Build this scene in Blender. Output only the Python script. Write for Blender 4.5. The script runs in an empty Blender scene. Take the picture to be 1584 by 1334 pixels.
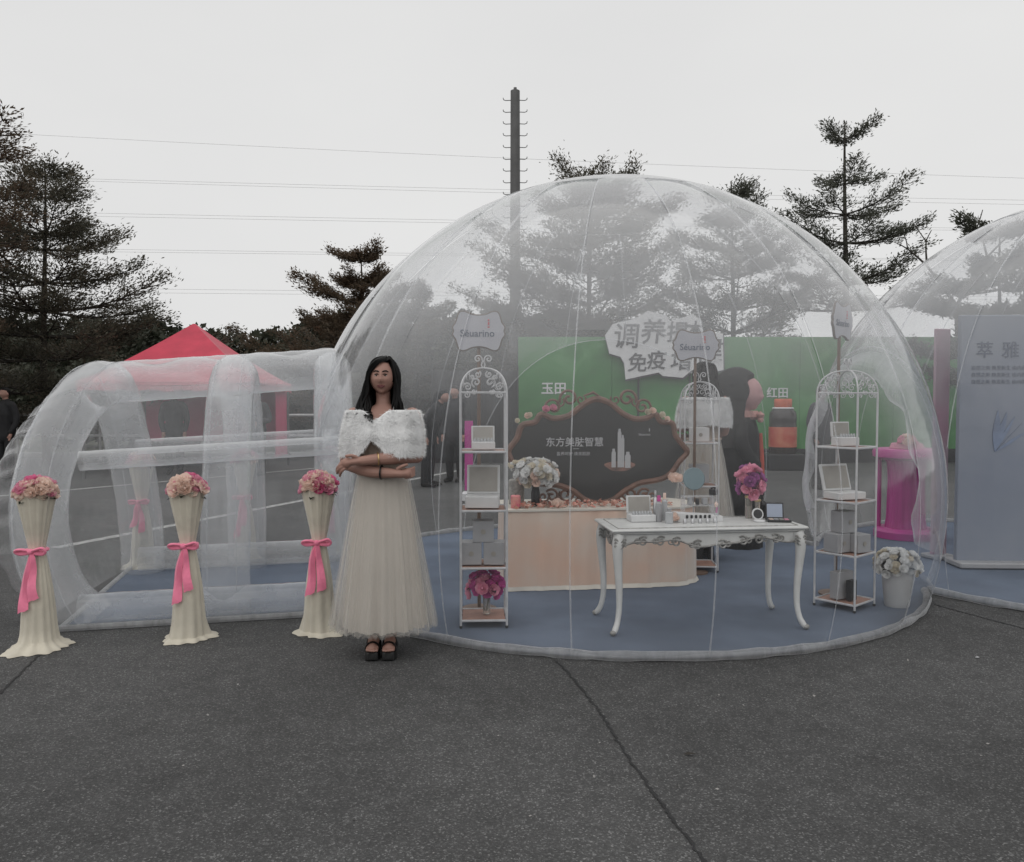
import bpy, bmesh, math, random
import numpy as np
from mathutils import Vector, Matrix
R = math.radians
PI = math.pi
random.seed(7)
rng = np.random.default_rng(7)
SC = bpy.context.scene
COL = SC.collection

# ------------------------------------------------------------------ camera, sky, sun, exposure
cam_d = bpy.data.cameras.new('camera')
cam = bpy.data.objects.new('camera', cam_d); COL.objects.link(cam)
cam_d.sensor_width = 36.0
cam_d.lens = 36.0 * 1250 / 1584
cam_d.clip_start = 0.05; cam_d.clip_end = 1500
cam.location = (0, 0, 1.45)
cam.rotation_euler = (R(90 - 2.15), 0, 0)
SC.camera = cam

SUN_EL, SUN_AZ = 62.0, 205.0            # soft bright patch of the overcast, high behind the photographer's left
world = bpy.data.worlds.new('World'); SC.world = world; world.use_nodes = True
wn, wl = world.node_tree.nodes, world.node_tree.links
bg = wn['Background']
sky = wn.new('ShaderNodeTexSky'); sky.sky_type = 'NISHITA'; sky.sun_disc = False
sky.sun_elevation = R(SUN_EL); sky.sun_rotation = R(SUN_AZ); sky.dust_density = 4.0; sky.air_density = 1.0
hsv = wn.new('ShaderNodeHueSaturation'); hsv.inputs['Saturation'].default_value = 0.08
wl.new(sky.outputs[0], hsv.inputs['Color'])
tc = wn.new('ShaderNodeTexCoord')
cn = wn.new('ShaderNodeTexNoise'); cn.inputs['Scale'].default_value = 1.5; cn.inputs['Detail'].default_value = 4
mp = wn.new('ShaderNodeMapping'); mp.inputs['Scale'].default_value = (1, 1, 2.5)
wl.new(tc.outputs['Generated'], mp.inputs['Vector']); wl.new(mp.outputs[0], cn.inputs['Vector'])
cr = wn.new('ShaderNodeValToRGB')
cr.color_ramp.elements[0].position = .25; cr.color_ramp.elements[0].color = (7.45, 7.45, 7.47, 1)
cr.color_ramp.elements[1].position = .75; cr.color_ramp.elements[1].color = (8.2, 8.2, 8.15, 1)
wl.new(cn.outputs['Fac'], cr.inputs['Fac'])
wm = wn.new('ShaderNodeMixRGB'); wm.inputs['Fac'].default_value = 0.93      # cloud deck veiling the clear sky
wl.new(hsv.outputs[0], wm.inputs[1]); wl.new(cr.outputs[0], wm.inputs[2])
wl.new(wm.outputs[0], bg.inputs['Color']); bg.inputs['Strength'].default_value = 0.1

sun_d = bpy.data.lights.new('sun', 'SUN'); sun_d.energy = 1.15; sun_d.angle = R(110); sun_d.color = (1, .98, .95)
sun = bpy.data.objects.new('sun', sun_d); COL.objects.link(sun)
az, el = R(SUN_AZ), R(SUN_EL)
sd = Vector((math.sin(az) * math.cos(el), math.cos(az) * math.cos(el), math.sin(el)))
sun.rotation_euler = (-sd).to_track_quat('-Z', 'Y').to_euler()

SC.view_settings.view_transform = 'Standard'; SC.view_settings.look = 'None'
SC.view_settings.exposure = 0.0; SC.view_settings.gamma = 1.0; SC.view_settings.use_curve_mapping = False
SC.render.engine = 'CYCLES'
cy = SC.cycles
cy.transparent_max_bounces = 48; cy.max_bounces = 8; cy.diffuse_bounces = 3; cy.glossy_bounces = 3; cy.transmission_bounces = 6
cy.use_denoising = True; cy.sample_clamp_indirect = 4.0; cy.caustics_reflective = False; cy.caustics_refractive = False

# ------------------------------------------------------------------ materials
MATS = {}
def nodes_of(m): return m.node_tree.nodes, m.node_tree.links
def mat(name, col, rough=.6, metal=0., var=.12, vscale=8., bump=0., bscale=60., col2=None, spec=.4, trans=0., sheen=0., alpha=1.):
    if name in MATS: return MATS[name]
    m = bpy.data.materials.new(name); m.use_nodes = True
    n, l = nodes_of(m); b = n['Principled BSDF']
    b.inputs['Roughness'].default_value = rough; b.inputs['Metallic'].default_value = metal
    b.inputs['Specular IOR Level'].default_value = spec
    b.inputs['Transmission Weight'].default_value = trans
    b.inputs['Sheen Weight'].default_value = sheen
    b.inputs['Alpha'].default_value = alpha
    t = n.new('ShaderNodeTexCoord')
    if var or col2:
        c2 = col2 or tuple(max(0, c * (1 - 2 * var)) for c in col)
        z = n.new('ShaderNodeTexNoise'); z.inputs['Scale'].default_value = vscale; z.inputs['Detail'].default_value = 5
        l.new(t.outputs['Object'], z.inputs['Vector'])
        r = n.new('ShaderNodeValToRGB')
        r.color_ramp.elements[0].position = .35; r.color_ramp.elements[0].color = (*c2, 1)
        r.color_ramp.elements[1].position = .65; r.color_ramp.elements[1].color = (*col, 1)
        l.new(z.outputs['Fac'], r.inputs['Fac']); l.new(r.outputs[0], b.inputs['Base Color'])
    else:
        b.inputs['Base Color'].default_value = (*col, 1)
    if bump:
        z2 = n.new('ShaderNodeTexNoise'); z2.inputs['Scale'].default_value = bscale; z2.inputs['Detail'].default_value = 4
        l.new(t.outputs['Object'], z2.inputs['Vector'])
        bp = n.new('ShaderNodeBump'); bp.inputs['Strength'].default_value = bump; bp.inputs['Distance'].default_value = .01
        l.new(z2.outputs['Fac'], bp.inputs['Height']); l.new(bp.outputs[0], b.inputs['Normal'])
    MATS[name] = m
    return m

def film(name, haze, gloss=.5, wr=.3, wscale=5., tint=(.97, .975, .98), stretch=(1, 1, .35), top=0., blotch=.35):
    """clear soft PVC: mostly see-through, slightly milky, mirror-like at grazing angles"""
    m = bpy.data.materials.new(name); m.use_nodes = True
    n, l = nodes_of(m); n.remove(n['Principled BSDF']); out = n['Material Output']
    t = n.new('ShaderNodeTexCoord'); mpn = n.new('ShaderNodeMapping'); mpn.inputs['Scale'].default_value = stretch
    l.new(t.outputs['Object'], mpn.inputs['Vector'])
    z = n.new('ShaderNodeTexNoise'); z.inputs['Scale'].default_value = wscale; z.inputs['Detail'].default_value = 6; z.inputs['Roughness'].default_value = .62
    z.inputs['Distortion'].default_value = .8
    l.new(mpn.outputs[0], z.inputs['Vector'])
    bp = n.new('ShaderNodeBump'); bp.inputs['Strength'].default_value = wr; bp.inputs['Distance'].default_value = .06
    l.new(z.outputs['Fac'], bp.inputs['Height'])
    tr = n.new('ShaderNodeBsdfTransparent'); tr.inputs[0].default_value = (*tint, 1)
    df = n.new('ShaderNodeBsdfDiffuse'); df.inputs[0].default_value = (.93, .94, .955, 1)
    tl = n.new('ShaderNodeBsdfTranslucent'); tl.inputs[0].default_value = (.93, .94, .955, 1)
    dm = n.new('ShaderNodeMixShader'); dm.inputs[0].default_value = .55
    l.new(df.outputs[0], dm.inputs[1]); l.new(tl.outputs[0], dm.inputs[2])
    # milkiness: uneven, and thicker along the sight line where the sheet turns away
    lw = n.new('ShaderNodeLayerWeight'); lw.inputs['Blend'].default_value = .5
    l.new(bp.outputs[0], lw.inputs['Normal'])
    r = n.new('ShaderNodeMapRange'); r.inputs['From Min'].default_value = .3; r.inputs['From Max'].default_value = .75
    r.inputs['To Min'].default_value = haze * (1 - blotch); r.inputs['To Max'].default_value = haze * (1 + blotch)
    l.new(z.outputs['Fac'], r.inputs['Value'])
    p1 = n.new('ShaderNodeMath'); p1.operation = 'POWER'; p1.inputs[1].default_value = 3.0
    l.new(lw.outputs['Facing'], p1.inputs[0])
    ma = n.new('ShaderNodeMath'); ma.operation = 'MULTIPLY_ADD'; ma.inputs[1].default_value = haze * 1.6
    l.new(p1.outputs[0], ma.inputs[0]); l.new(r.outputs[0], ma.inputs[2])
    ma.use_clamp = True
    if top:                                   # pale haze painted into the film wherever it faces up
        ge = n.new('ShaderNodeNewGeometry'); sx_ = n.new('ShaderNodeSeparateXYZ'); l.new(ge.outputs['True Normal'], sx_.inputs[0])
        ab = n.new('ShaderNodeMath'); ab.operation = 'ABSOLUTE'; l.new(sx_.outputs['Z'], ab.inputs[0])
        mr_ = n.new('ShaderNodeMapRange'); mr_.interpolation_type = 'SMOOTHSTEP'; mr_.inputs['From Min'].default_value = .05; mr_.inputs['From Max'].default_value = .75; mr_.inputs['To Min'].default_value = 0; mr_.inputs['To Max'].default_value = top
        l.new(ab.outputs[0], mr_.inputs['Value'])
        m3 = n.new('ShaderNodeMapRange'); m3.inputs['From Min'].default_value = .3; m3.inputs['From Max'].default_value = .75; m3.inputs['To Min'].default_value = .85; m3.inputs['To Max'].default_value = 1.15; l.new(z.outputs['Fac'], m3.inputs['Value'])
        m4 = n.new('ShaderNodeMath'); m4.operation = 'MULTIPLY'; l.new(mr_.outputs[0], m4.inputs[0]); l.new(m3.outputs[0], m4.inputs[1])
        m5 = n.new('ShaderNodeMath'); m5.operation = 'ADD'; l.new(m4.outputs[0], m5.inputs[0]); l.new(ma.outputs[0], m5.inputs[1]); ma = m5
    m1 = n.new('ShaderNodeMixShader'); l.new(ma.outputs[0], m1.inputs[0]); l.new(tr.outputs[0], m1.inputs[1]); l.new(dm.outputs[0], m1.inputs[2])
    gl = n.new('ShaderNodeBsdfGlossy'); gl.inputs['Color'].default_value = (.95, .95, .95, 1); gl.inputs['Roughness'].default_value = .09
    l.new(bp.outputs[0], gl.inputs['Normal'])
    p2 = n.new('ShaderNodeMath'); p2.operation = 'POWER'; p2.inputs[1].default_value = 3.6
    l.new(lw.outputs['Facing'], p2.inputs[0])
    g2 = n.new('ShaderNodeMath'); g2.operation = 'MULTIPLY_ADD'; g2.inputs[1].default_value = gloss; g2.inputs[2].default_value = .02; g2.use_clamp = True
    l.new(p2.outputs[0], g2.inputs[0])
    m2 = n.new('ShaderNodeMixShader'); l.new(g2.outputs[0], m2.inputs[0]); l.new(m1.outputs[0], m2.inputs[1]); l.new(gl.outputs[0], m2.inputs[2])
    l.new(m2.outputs[0], out.inputs['Surface'])
    MATS[name] = m
    return m

def leafmat(name, cols, vscale=1.5, tr=.25):
    m = bpy.data.materials.new(name); m.use_nodes = True
    n, l = nodes_of(m); b = n['Principled BSDF']; b.inputs['Roughness'].default_value = .6; b.inputs['Specular IOR Level'].default_value = .25
    t = n.new('ShaderNodeTexCoord'); z = n.new('ShaderNodeTexNoise'); z.inputs['Scale'].default_value = vscale; z.inputs['Detail'].default_value = 6
    z.inputs['Roughness'].default_value = .75
    l.new(t.outputs['Object'], z.inputs['Vector']); r = n.new('ShaderNodeValToRGB')
    k = len(cols)
    while len(r.color_ramp.elements) < k: r.color_ramp.elements.new(.5)
    for i, c in enumerate(cols):
        r.color_ramp.elements[i].position = .3 + .42 * i / (k - 1); r.color_ramp.elements[i].color = (*c, 1)
    l.new(z.outputs['Fac'], r.inputs['Fac']); l.new(r.outputs[0], b.inputs['Base Color'])
    tl = n.new('ShaderNodeBsdfTranslucent'); l.new(r.outputs[0], tl.inputs[0])
    mx = n.new('ShaderNodeMixShader'); mx.inputs[0].default_value = tr
    l.new(b.outputs[0], mx.inputs[1]); l.new(tl.outputs[0], mx.inputs[2]); l.new(mx.outputs[0], n['Material Output'].inputs['Surface'])
    MATS[name] = m
    return m

# ------------------------------------------------------------------ mesh builder
class MB:
    def __init__(s): s.v = []; s.f = []
    def add(s, vs, fs):
        o = len(s.v); s.v += [tuple(p) for p in vs]; s.f += [tuple(i + o for i in f) for f in fs]; return s
    def box(s, c, d, rz=0., bev=0.):
        x, y, z = d[0] / 2, d[1] / 2, d[2] / 2
        cs, sn = math.cos(rz), math.sin(rz)
        b = min(bev, x * .9, y * .9, z * .9)
        if b <= 0:
            P = [(-x, -y, -z), (x, -y, -z), (x, y, -z), (-x, y, -z), (-x, -y, z), (x, -y, z), (x, y, z), (-x, y, z)]
            F = [(0, 3, 2, 1), (4, 5, 6, 7), (0, 1, 5, 4), (1, 2, 6, 5), (2, 3, 7, 6), (3, 0, 4, 7)]
        else:
            P = []; F = []
            def ring(hx, hy, ch, zz):
                return [(-hx + ch, -hy, zz), (hx - ch, -hy, zz), (hx, -hy + ch, zz), (hx, hy - ch, zz), (hx - ch, hy, zz), (-hx + ch, hy, zz), (-hx, hy - ch, zz), (-hx, -hy + ch, zz)]
            P = ring(x - b, y - b, b * .3, -z) + ring(x, y, b, -z + b) + ring(x, y, b, z - b) + ring(x - b, y - b, b * .3, z)
            for k in range(3):
                for i in range(8):
                    j = (i + 1) % 8; F.append((k * 8 + i, k * 8 + j, k * 8 + 8 + j, k * 8 + 8 + i))
            F += [tuple(range(7, -1, -1)), tuple(range(24, 32))]
        return s.add([(c[0] + p[0] * cs - p[1] * sn, c[1] + p[0] * sn + p[1] * cs, c[2] + p[2]) for p in P], F)
    def rings(s, rs, closed=True, cap=True):
        n = len(rs[0]); P = [p for r in rs for p in r]; F = []
        for k in range(len(rs) - 1):
            for i in range(n if closed else n - 1):
                j = (i + 1) % n; F.append((k * n + i, k * n + j, (k + 1) * n + j, (k + 1) * n + i))
        if cap and closed:
            F.append(tuple(range(n - 1, -1, -1))); F.append(tuple(range((len(rs) - 1) * n, len(rs) * n)))
        return s.add(P, F)
    def tube(s, path, rad, n=8, cap=True, flat=1.0, loop=False):
        path = [Vector(p) for p in path]; m = len(path)
        if not isinstance(rad, (list, tuple)): rad = [rad] * m
        rs = []; up = None
        for i, p in enumerate(path):
            if loop: t = path[(i + 1) % m] - path[i - 1]
            else: t = path[min(i + 1, m - 1)] - path[max(i - 1, 0)]
            if t.length < 1e-9: t = Vector((0, 0, 1))
            t.normalize()
            if up is None:
                up = Vector((0, 0, 1)) if abs(t.z) < .9 else Vector((1, 0, 0))
            up = (up - t * up.dot(t))
            if up.length < 1e-6: up = t.orthogonal()
            up.normalize(); sd_ = t.cross(up)
            rs.append([p + (sd_ * math.cos(a) + up * math.sin(a) * flat) * rad[i] for a in (2 * PI * k / n for k in range(n))])
        if loop: rs.append(rs[0]); return s.rings(rs, True, False)
        return s.rings(rs, True, cap)
    def lathe(s, prof, c=(0, 0, 0), n=20, cap=True, wob=None):
        rs = []
        for (r, z) in prof:
            rs.append([(c[0] + r * (wob(a, z) if wob else 1) * math.cos(a), c[1] + r * (wob(a, z) if wob else 1) * math.sin(a), c[2] + z) for a in (2 * PI * k / n for k in range(n))])
        return s.rings(rs, True, cap)
    def ball(s, c, r, nu=12, nv=8, fn=None):
        if not isinstance(r, (tuple, list)): r = (r, r, r)
        rs = []
        for j in range(nv + 1):
            th = PI * (j + .02) / (nv + .04) ; row = []
            for i in range(nu):
                a = 2 * PI * i / nu
                d = (math.sin(th) * math.cos(a), math.sin(th) * math.sin(a), -math.cos(th))
                k = fn(d) if fn else 1
                row.append((c[0] + d[0] * r[0] * k, c[1] + d[1] * r[1] * k, c[2] + d[2] * r[2] * k))
            rs.append(row)
        return s.rings(rs, True, True)
    def prism(s, outline, y0, y1):
        """outline in xz, extruded along y"""
        n = len(outline)
        P = [(x, y0, z) for x, z in outline] + [(x, y1, z) for x, z in outline]
        F = [tuple(range(n)), tuple(range(2 * n - 1, n - 1, -1))]
        F += [((i + 1) % n, i, n + i, n + (i + 1) % n) for i in range(n)]
        return s.add(P, F)
    def flatprism(s, outline, z0, z1):
        n = len(outline)
        P = [(x, y, z0) for x, y in outline] + [(x, y, z1) for x, y in outline]
        F = [tuple(range(n - 1, -1, -1)), tuple(range(n, 2 * n))]
        F += [(i, (i + 1) % n, n + (i + 1) % n, n + i) for i in range(n)]
        return s.add(P, F)
    def xf(s, M):
        s.v = [tuple(M @ Vector(p)) for p in s.v]; return s
    def mesh(s, name, m, smooth=True):
        me = bpy.data.meshes.new(name); me.from_pydata(s.v, [], s.f)
        bm = bmesh.new(); bm.from_mesh(me); bmesh.ops.recalc_face_normals(bm, faces=bm.faces); bm.to_mesh(me); bm.free()
        if m: me.materials.append(m)
        if smooth:
            me.shade_smooth(); me.set_sharp_from_angle(angle=R(38))
        return me
    def build(s, name, m, parent=None, smooth=True, loc=None):
        o = bpy.data.objects.new(name, s.mesh(name, m, smooth)); COL.objects.link(o)
        if parent: o.parent = parent
        if loc: o.location = loc
        return o
def arrmesh(name, V, F, m, parent=None, loc=None):
    """big meshes from numpy arrays: V (n,3), F (k,3 or 4)"""
    me = bpy.data.meshes.new(name); k = F.shape[1]
    me.vertices.add(len(V)); me.vertices.foreach_set('co', np.ascontiguousarray(V, dtype=np.float32).ravel())
    me.loops.add(F.size); me.loops.foreach_set('vertex_index', np.ascontiguousarray(F, dtype=np.int32).ravel())
    me.polygons.add(len(F)); me.polygons.foreach_set('loop_start', np.arange(0, F.size, k, dtype=np.int32))
    me.polygons.foreach_set('loop_total', np.full(len(F), k, dtype=np.int32))
    me.update(calc_edges=True); me.validate(); me.materials.append(m)
    o = bpy.data.objects.new(name, me); COL.objects.link(o)
    if parent: o.parent = parent
    if loc: o.location = loc
    return o
def tag(o, label, cat, group=None, kind=None):
    o['label'] = label; o['category'] = cat
    if group: o['group'] = group
    if kind: o['kind'] = kind
    return o
def struct(o, label=None):
    o['kind'] = 'structure'
    if label: o['label'] = label
    return o
def thing(name, label, cat, loc=(0, 0, 0), rz=0., group=None):
    o = bpy.data.objects.new(name, None); COL.objects.link(o); o.location = loc; o.rotation_euler = (0, 0, rz); o.empty_display_size = .1
    return tag(o, label, cat, group)
def dup(root, loc, rz, label=None, scale=None):
    def cp(o, p):
        c = o.copy(); COL.objects.link(c); c.parent = p
        for ch in list(o.children): cp(ch, c)
        return c
    kids = list(root.children); r = root.copy(); COL.objects.link(r); r.location = loc; r.rotation_euler = (0, 0, rz)
    if scale: r.scale = (scale,) * 3
    if label: r['label'] = label
    for ch in kids: cp(ch, r)
    return r
def text(name, body, size, m, parent, loc, depth=.004, bold=0., rot=(PI / 2, 0, 0), shear=0., sx=1.):
    c = bpy.data.curves.new('lettering', 'FONT'); c.body = body; c.size = size; c.extrude = depth / 2; c.offset = bold
    c.align_x = 'CENTER'; c.align_y = 'CENTER'; c.shear = shear; c.resolution_u = 3
    t = bpy.data.objects.new('lettering', c); COL.objects.link(t)
    dg = bpy.context.evaluated_depsgraph_get(); dg.update()
    me = bpy.data.meshes.new_from_object(t.evaluated_get(dg)); me.name = name
    bpy.data.objects.remove(t); bpy.data.curves.remove(c)
    me.materials.clear(); me.materials.append(m)
    o = bpy.data.objects.new(name, me); COL.objects.link(o); o.parent = parent; o.location = loc; o.rotation_euler = rot; o.scale = (sx, 1, 1)
    return o
def remesh(o, vox, smooth=4):
    m = o.modifiers.new('r', 'REMESH'); m.mode = 'VOXEL'; m.voxel_size = vox; m.use_smooth_shade = True
    if smooth:
        k = o.modifiers.new('s', 'SMOOTH'); k.iterations = smooth; k.factor = .5
    dg = bpy.context.evaluated_depsgraph_get(); dg.update()
    me = bpy.data.meshes.new_from_object(o.evaluated_get(dg)); ms = list(o.data.materials)
    o.modifiers.clear(); o.data = me; me.materials.clear()
    for q in ms: me.materials.append(q)
    me.shade_smooth()
    return o
def catmull(P, n=8, closed=False):
    P = [Vector(p) for p in P]; out = []; m = len(P)
    for i in range(m if closed else m - 1):
        if closed: a, b, c, d = P[i - 1], P[i], P[(i + 1) % m], P[(i + 2) % m]
        else: a, b, c, d = P[max(i - 1, 0)], P[i], P[i + 1], P[min(i + 2, m - 1)]
        for k in range(n):
            t = k / n; t2 = t * t; t3 = t2 * t
            out.append(.5 * ((2 * b) + (c - a) * t + (2 * a - 5 * b + 4 * c - d) * t2 + (3 * b - a - 3 * c + d) * t3))
    if not closed: out.append(P[-1])
    return out
def spiral(c, r0, turns, a0, sgn=1, n=22, r1=.15):
    """flat scroll in xz starting at distance r0 from c, curling inwards"""
    return [(c[0] + r0 * (1 - (1 - r1) * t) * math.cos(a0 + sgn * 2 * PI * turns * t), c[1], c[2] + r0 * (1 - (1 - r1) * t) * math.sin(a0 + sgn * 2 * PI * turns * t)) for t in (i / n for i in range(n + 1))]

# ------------------------------------------------------------------ ground
def asphalt():
    m = bpy.data.materials.new('asphalt'); m.use_nodes = True
    n, l = nodes_of(m); b = n['Principled BSDF']; b.inputs['Roughness'].default_value = .82; b.inputs['Specular IOR Level'].default_value = .3
    t = n.new('ShaderNodeTexCoord')
    def noise(sc, det=3, ro=.5):
        z = n.new('ShaderNodeTexNoise'); z.inputs['Scale'].default_value = sc; z.inputs['Detail'].default_value = det; z.inputs['Roughness'].default_value = ro
        l.new(t.outputs['Object'], z.inputs['Vector']); return z
    vor = n.new('ShaderNodeTexVoronoi'); vor.inputs['Scale'].default_value = 165; l.new(t.outputs['Object'], vor.inputs['Vector'])
    sep = n.new('ShaderNodeSeparateColor'); l.new(vor.outputs['Color'], sep.inputs[0])
    r1 = n.new('ShaderNodeValToRGB'); e = r1.color_ramp.elements
    e[0].position = 0; e[0].color = (.050, .050, .0505, 1); e[1].position = 1; e[1].color = (.20, .20, .198, 1)
    for p, c in ((.45, .060), (.72, .075), (.90, .108), (.96, .155)):
        k = e.new(p); k.color = (c, c, c, 1)
    l.new(sep.outputs[0], r1.inputs['Fac'])
    big = noise(.55, 5, .6); r2 = n.new('ShaderNodeValToRGB'); r2.color_ramp.elements[0].position = .3; r2.color_ramp.elements[0].color = (.66, .66, .66, 1)
    r2.color_ramp.elements[1].position = .7; r2.color_ramp.elements[1].color = (1.22, 1.22, 1.22, 1); l.new(big.outputs['Fac'], r2.inputs['Fac'])
    mid = noise(7, 4, .6); r3 = n.new('ShaderNodeValToRGB'); r3.color_ramp.elements[0].position = .3; r3.color_ramp.elements[0].color = (.82, .82, .82, 1)
    r3.color_ramp.elements[1].position = .7; r3.color_ramp.elements[1].color = (1.1, 1.1, 1.1, 1); l.new(mid.outputs['Fac'], r3.inputs['Fac'])
    x1 = n.new('ShaderNodeMixRGB'); x1.blend_type = 'MULTIPLY'; x1.inputs[0].default_value = 1; l.new(r1.outputs[0], x1.inputs[1]); l.new(r2.outputs[0], x1.inputs[2])
    x2 = n.new('ShaderNodeMixRGB'); x2.blend_type = 'MULTIPLY'; x2.inputs[0].default_value = 1; l.new(x1.outputs[0], x2.inputs[1]); l.new(r3.outputs[0], x2.inputs[2])
    l.new(x2.outputs[0], b.inputs['Base Color'])
    bp = n.new('ShaderNodeBump'); bp.inputs['Strength'].default_value = .55; bp.inputs['Distance'].default_value = .006
    l.new(vor.outputs['Distance'], bp.inputs['Height']); l.new(bp.outputs[0], b.inputs['Normal'])
    return m
M_ASPH = asphalt()
g = MB().add([(-300, -60, 0), (300, -60, 0), (300, 500, 0), (-300, 500, 0)], [(0, 1, 2, 3)]).build('ground', M_ASPH, smooth=False)
struct(g, 'dark grey asphalt lot with pale aggregate')

M_TAR = mat('joint_tar', (.02, .02, .021), .75, bump=.4, bscale=90)
def joint(pts, w, name='pavement_joint'):
    P = catmull([(x, y, 0) for x, y in pts], 26); mb = MB(); L = []; Rr = []
    for i, p in enumerate(P):
        t = (P[min(i + 1, len(P) - 1)] - P[max(i - 1, 0)]).normalized(); nrm = Vector((-t.y, t.x, 0))
        j = nrm * random.uniform(-.006, .006)
        L.append(p + j + nrm * w * random.uniform(.3, 1.1) + Vector((0, 0, .004))); Rr.append(p + j - nrm * w * random.uniform(.3, 1.1) + Vector((0, 0, .004)))
    mb.rings([[a, b] for a, b in zip(L, Rr)], closed=False)
    return struct(mb.build(name, M_TAR, smooth=False))
joint([(.24, 4.46), (.31, 4.2), (.40, 3.75), (.46, 3.3), (.53, 2.9), (.585, 2.6), (.66, 2.2), (.72, 1.6)], .008)
joint([(-2.4, 3.3), (-2.5, 3.8), (-2.68, 4.5), (-2.75, 4.8)], .008)
joint([(3.0, 5.7), (3.12, 5.4), (3.3, 5.0), (3.6, 4.4)], .008)
M_PAINT = mat('road_paint', (.42, .42, .41), .8, var=.25, vscale=14)
def stripe(a, b, w, name='road_line'):
    a = Vector((*a, .004)); b = Vector((*b, .004)); d = (b - a).normalized(); nn = Vector((-d.y, d.x, 0)) * w / 2
    return struct(MB().add([a - nn, b - nn, b + nn, a + nn], [(0, 1, 2, 3)]).build(name, M_PAINT, smooth=False))
stripe((-4.5, 7.9), (-1.0, 17.0), .13)
stripe((-9.0, 10.5), (-3.0, 19.0), .13)
M_KERB = mat('kerb_stone', (.25, .25, .24), .85, bump=.3)
k = MB().box((0, 20.6, .06), (70, .25, .14), bev=.02).build('kerb', M_KERB); struct(k)
M_GRASS = mat('verge', (.05, .055, .03), .9, var=.3, vscale=3, bump=.5)
struct(MB().box((0, 32, .03), (160, 22.4, .07)).build('verge_ground', M_GRASS, smooth=False))

# ------------------------------------------------------------------ clear inflatable domes and tunnel
F_DOME = film('dome_film', .026, .9, .10, 1.4, stretch=(1, 1, .6), top=.275)
F_REAR = film('rear_panel_film', .04, .3, .15, 2.0)
F_TUBE = film('tube_film', .21, .9, .22, 4.0, stretch=(1, 1, .8), top=.08, blotch=.25)
F_WALL = film('wall_film', .045, .8, .3, 4.0, stretch=(1, 1, .6), top=.06)
F_SEAM = film('seam_film', .22, .5, .2, 20)
F_BEAD = film('base_film', .30, .15, .4, 9, tint=(.66, .66, .66))
M_CARPET = mat('blue_carpet', (.150, .182, .240), .95, var=.13, vscale=1.6, bump=.5, bscale=220, spec=.1)
D1 = Vector((.83, 6.87, 0)); D2 = Vector((5.30, 7.15, 0)); RS, ZC = 2.53, .72
RF = math.sqrt(RS ** 2 - ZC ** 2)
TA = math.atan2(.9, 3.85)
AX = Vector((-math.cos(TA), -math.sin(TA), 0)); LV = Vector((math.sin(TA), -math.cos(TA), 0))   # along the tunnel, towards its near wall
PE = 2.15
def g_tun(v, z, hv=.80, hz=1.60): return (abs(v) / hv) ** PE + (max(z, 0) / hz) ** PE
def in_plane_d2(p): return (p - (D1 + D2) / 2).dot((D2 - D1).normalized())
BACKDIR = Vector((.10, 1, 0)).normalized(); BACKX = Vector((BACKDIR.y, -BACKDIR.x, 0))

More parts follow.
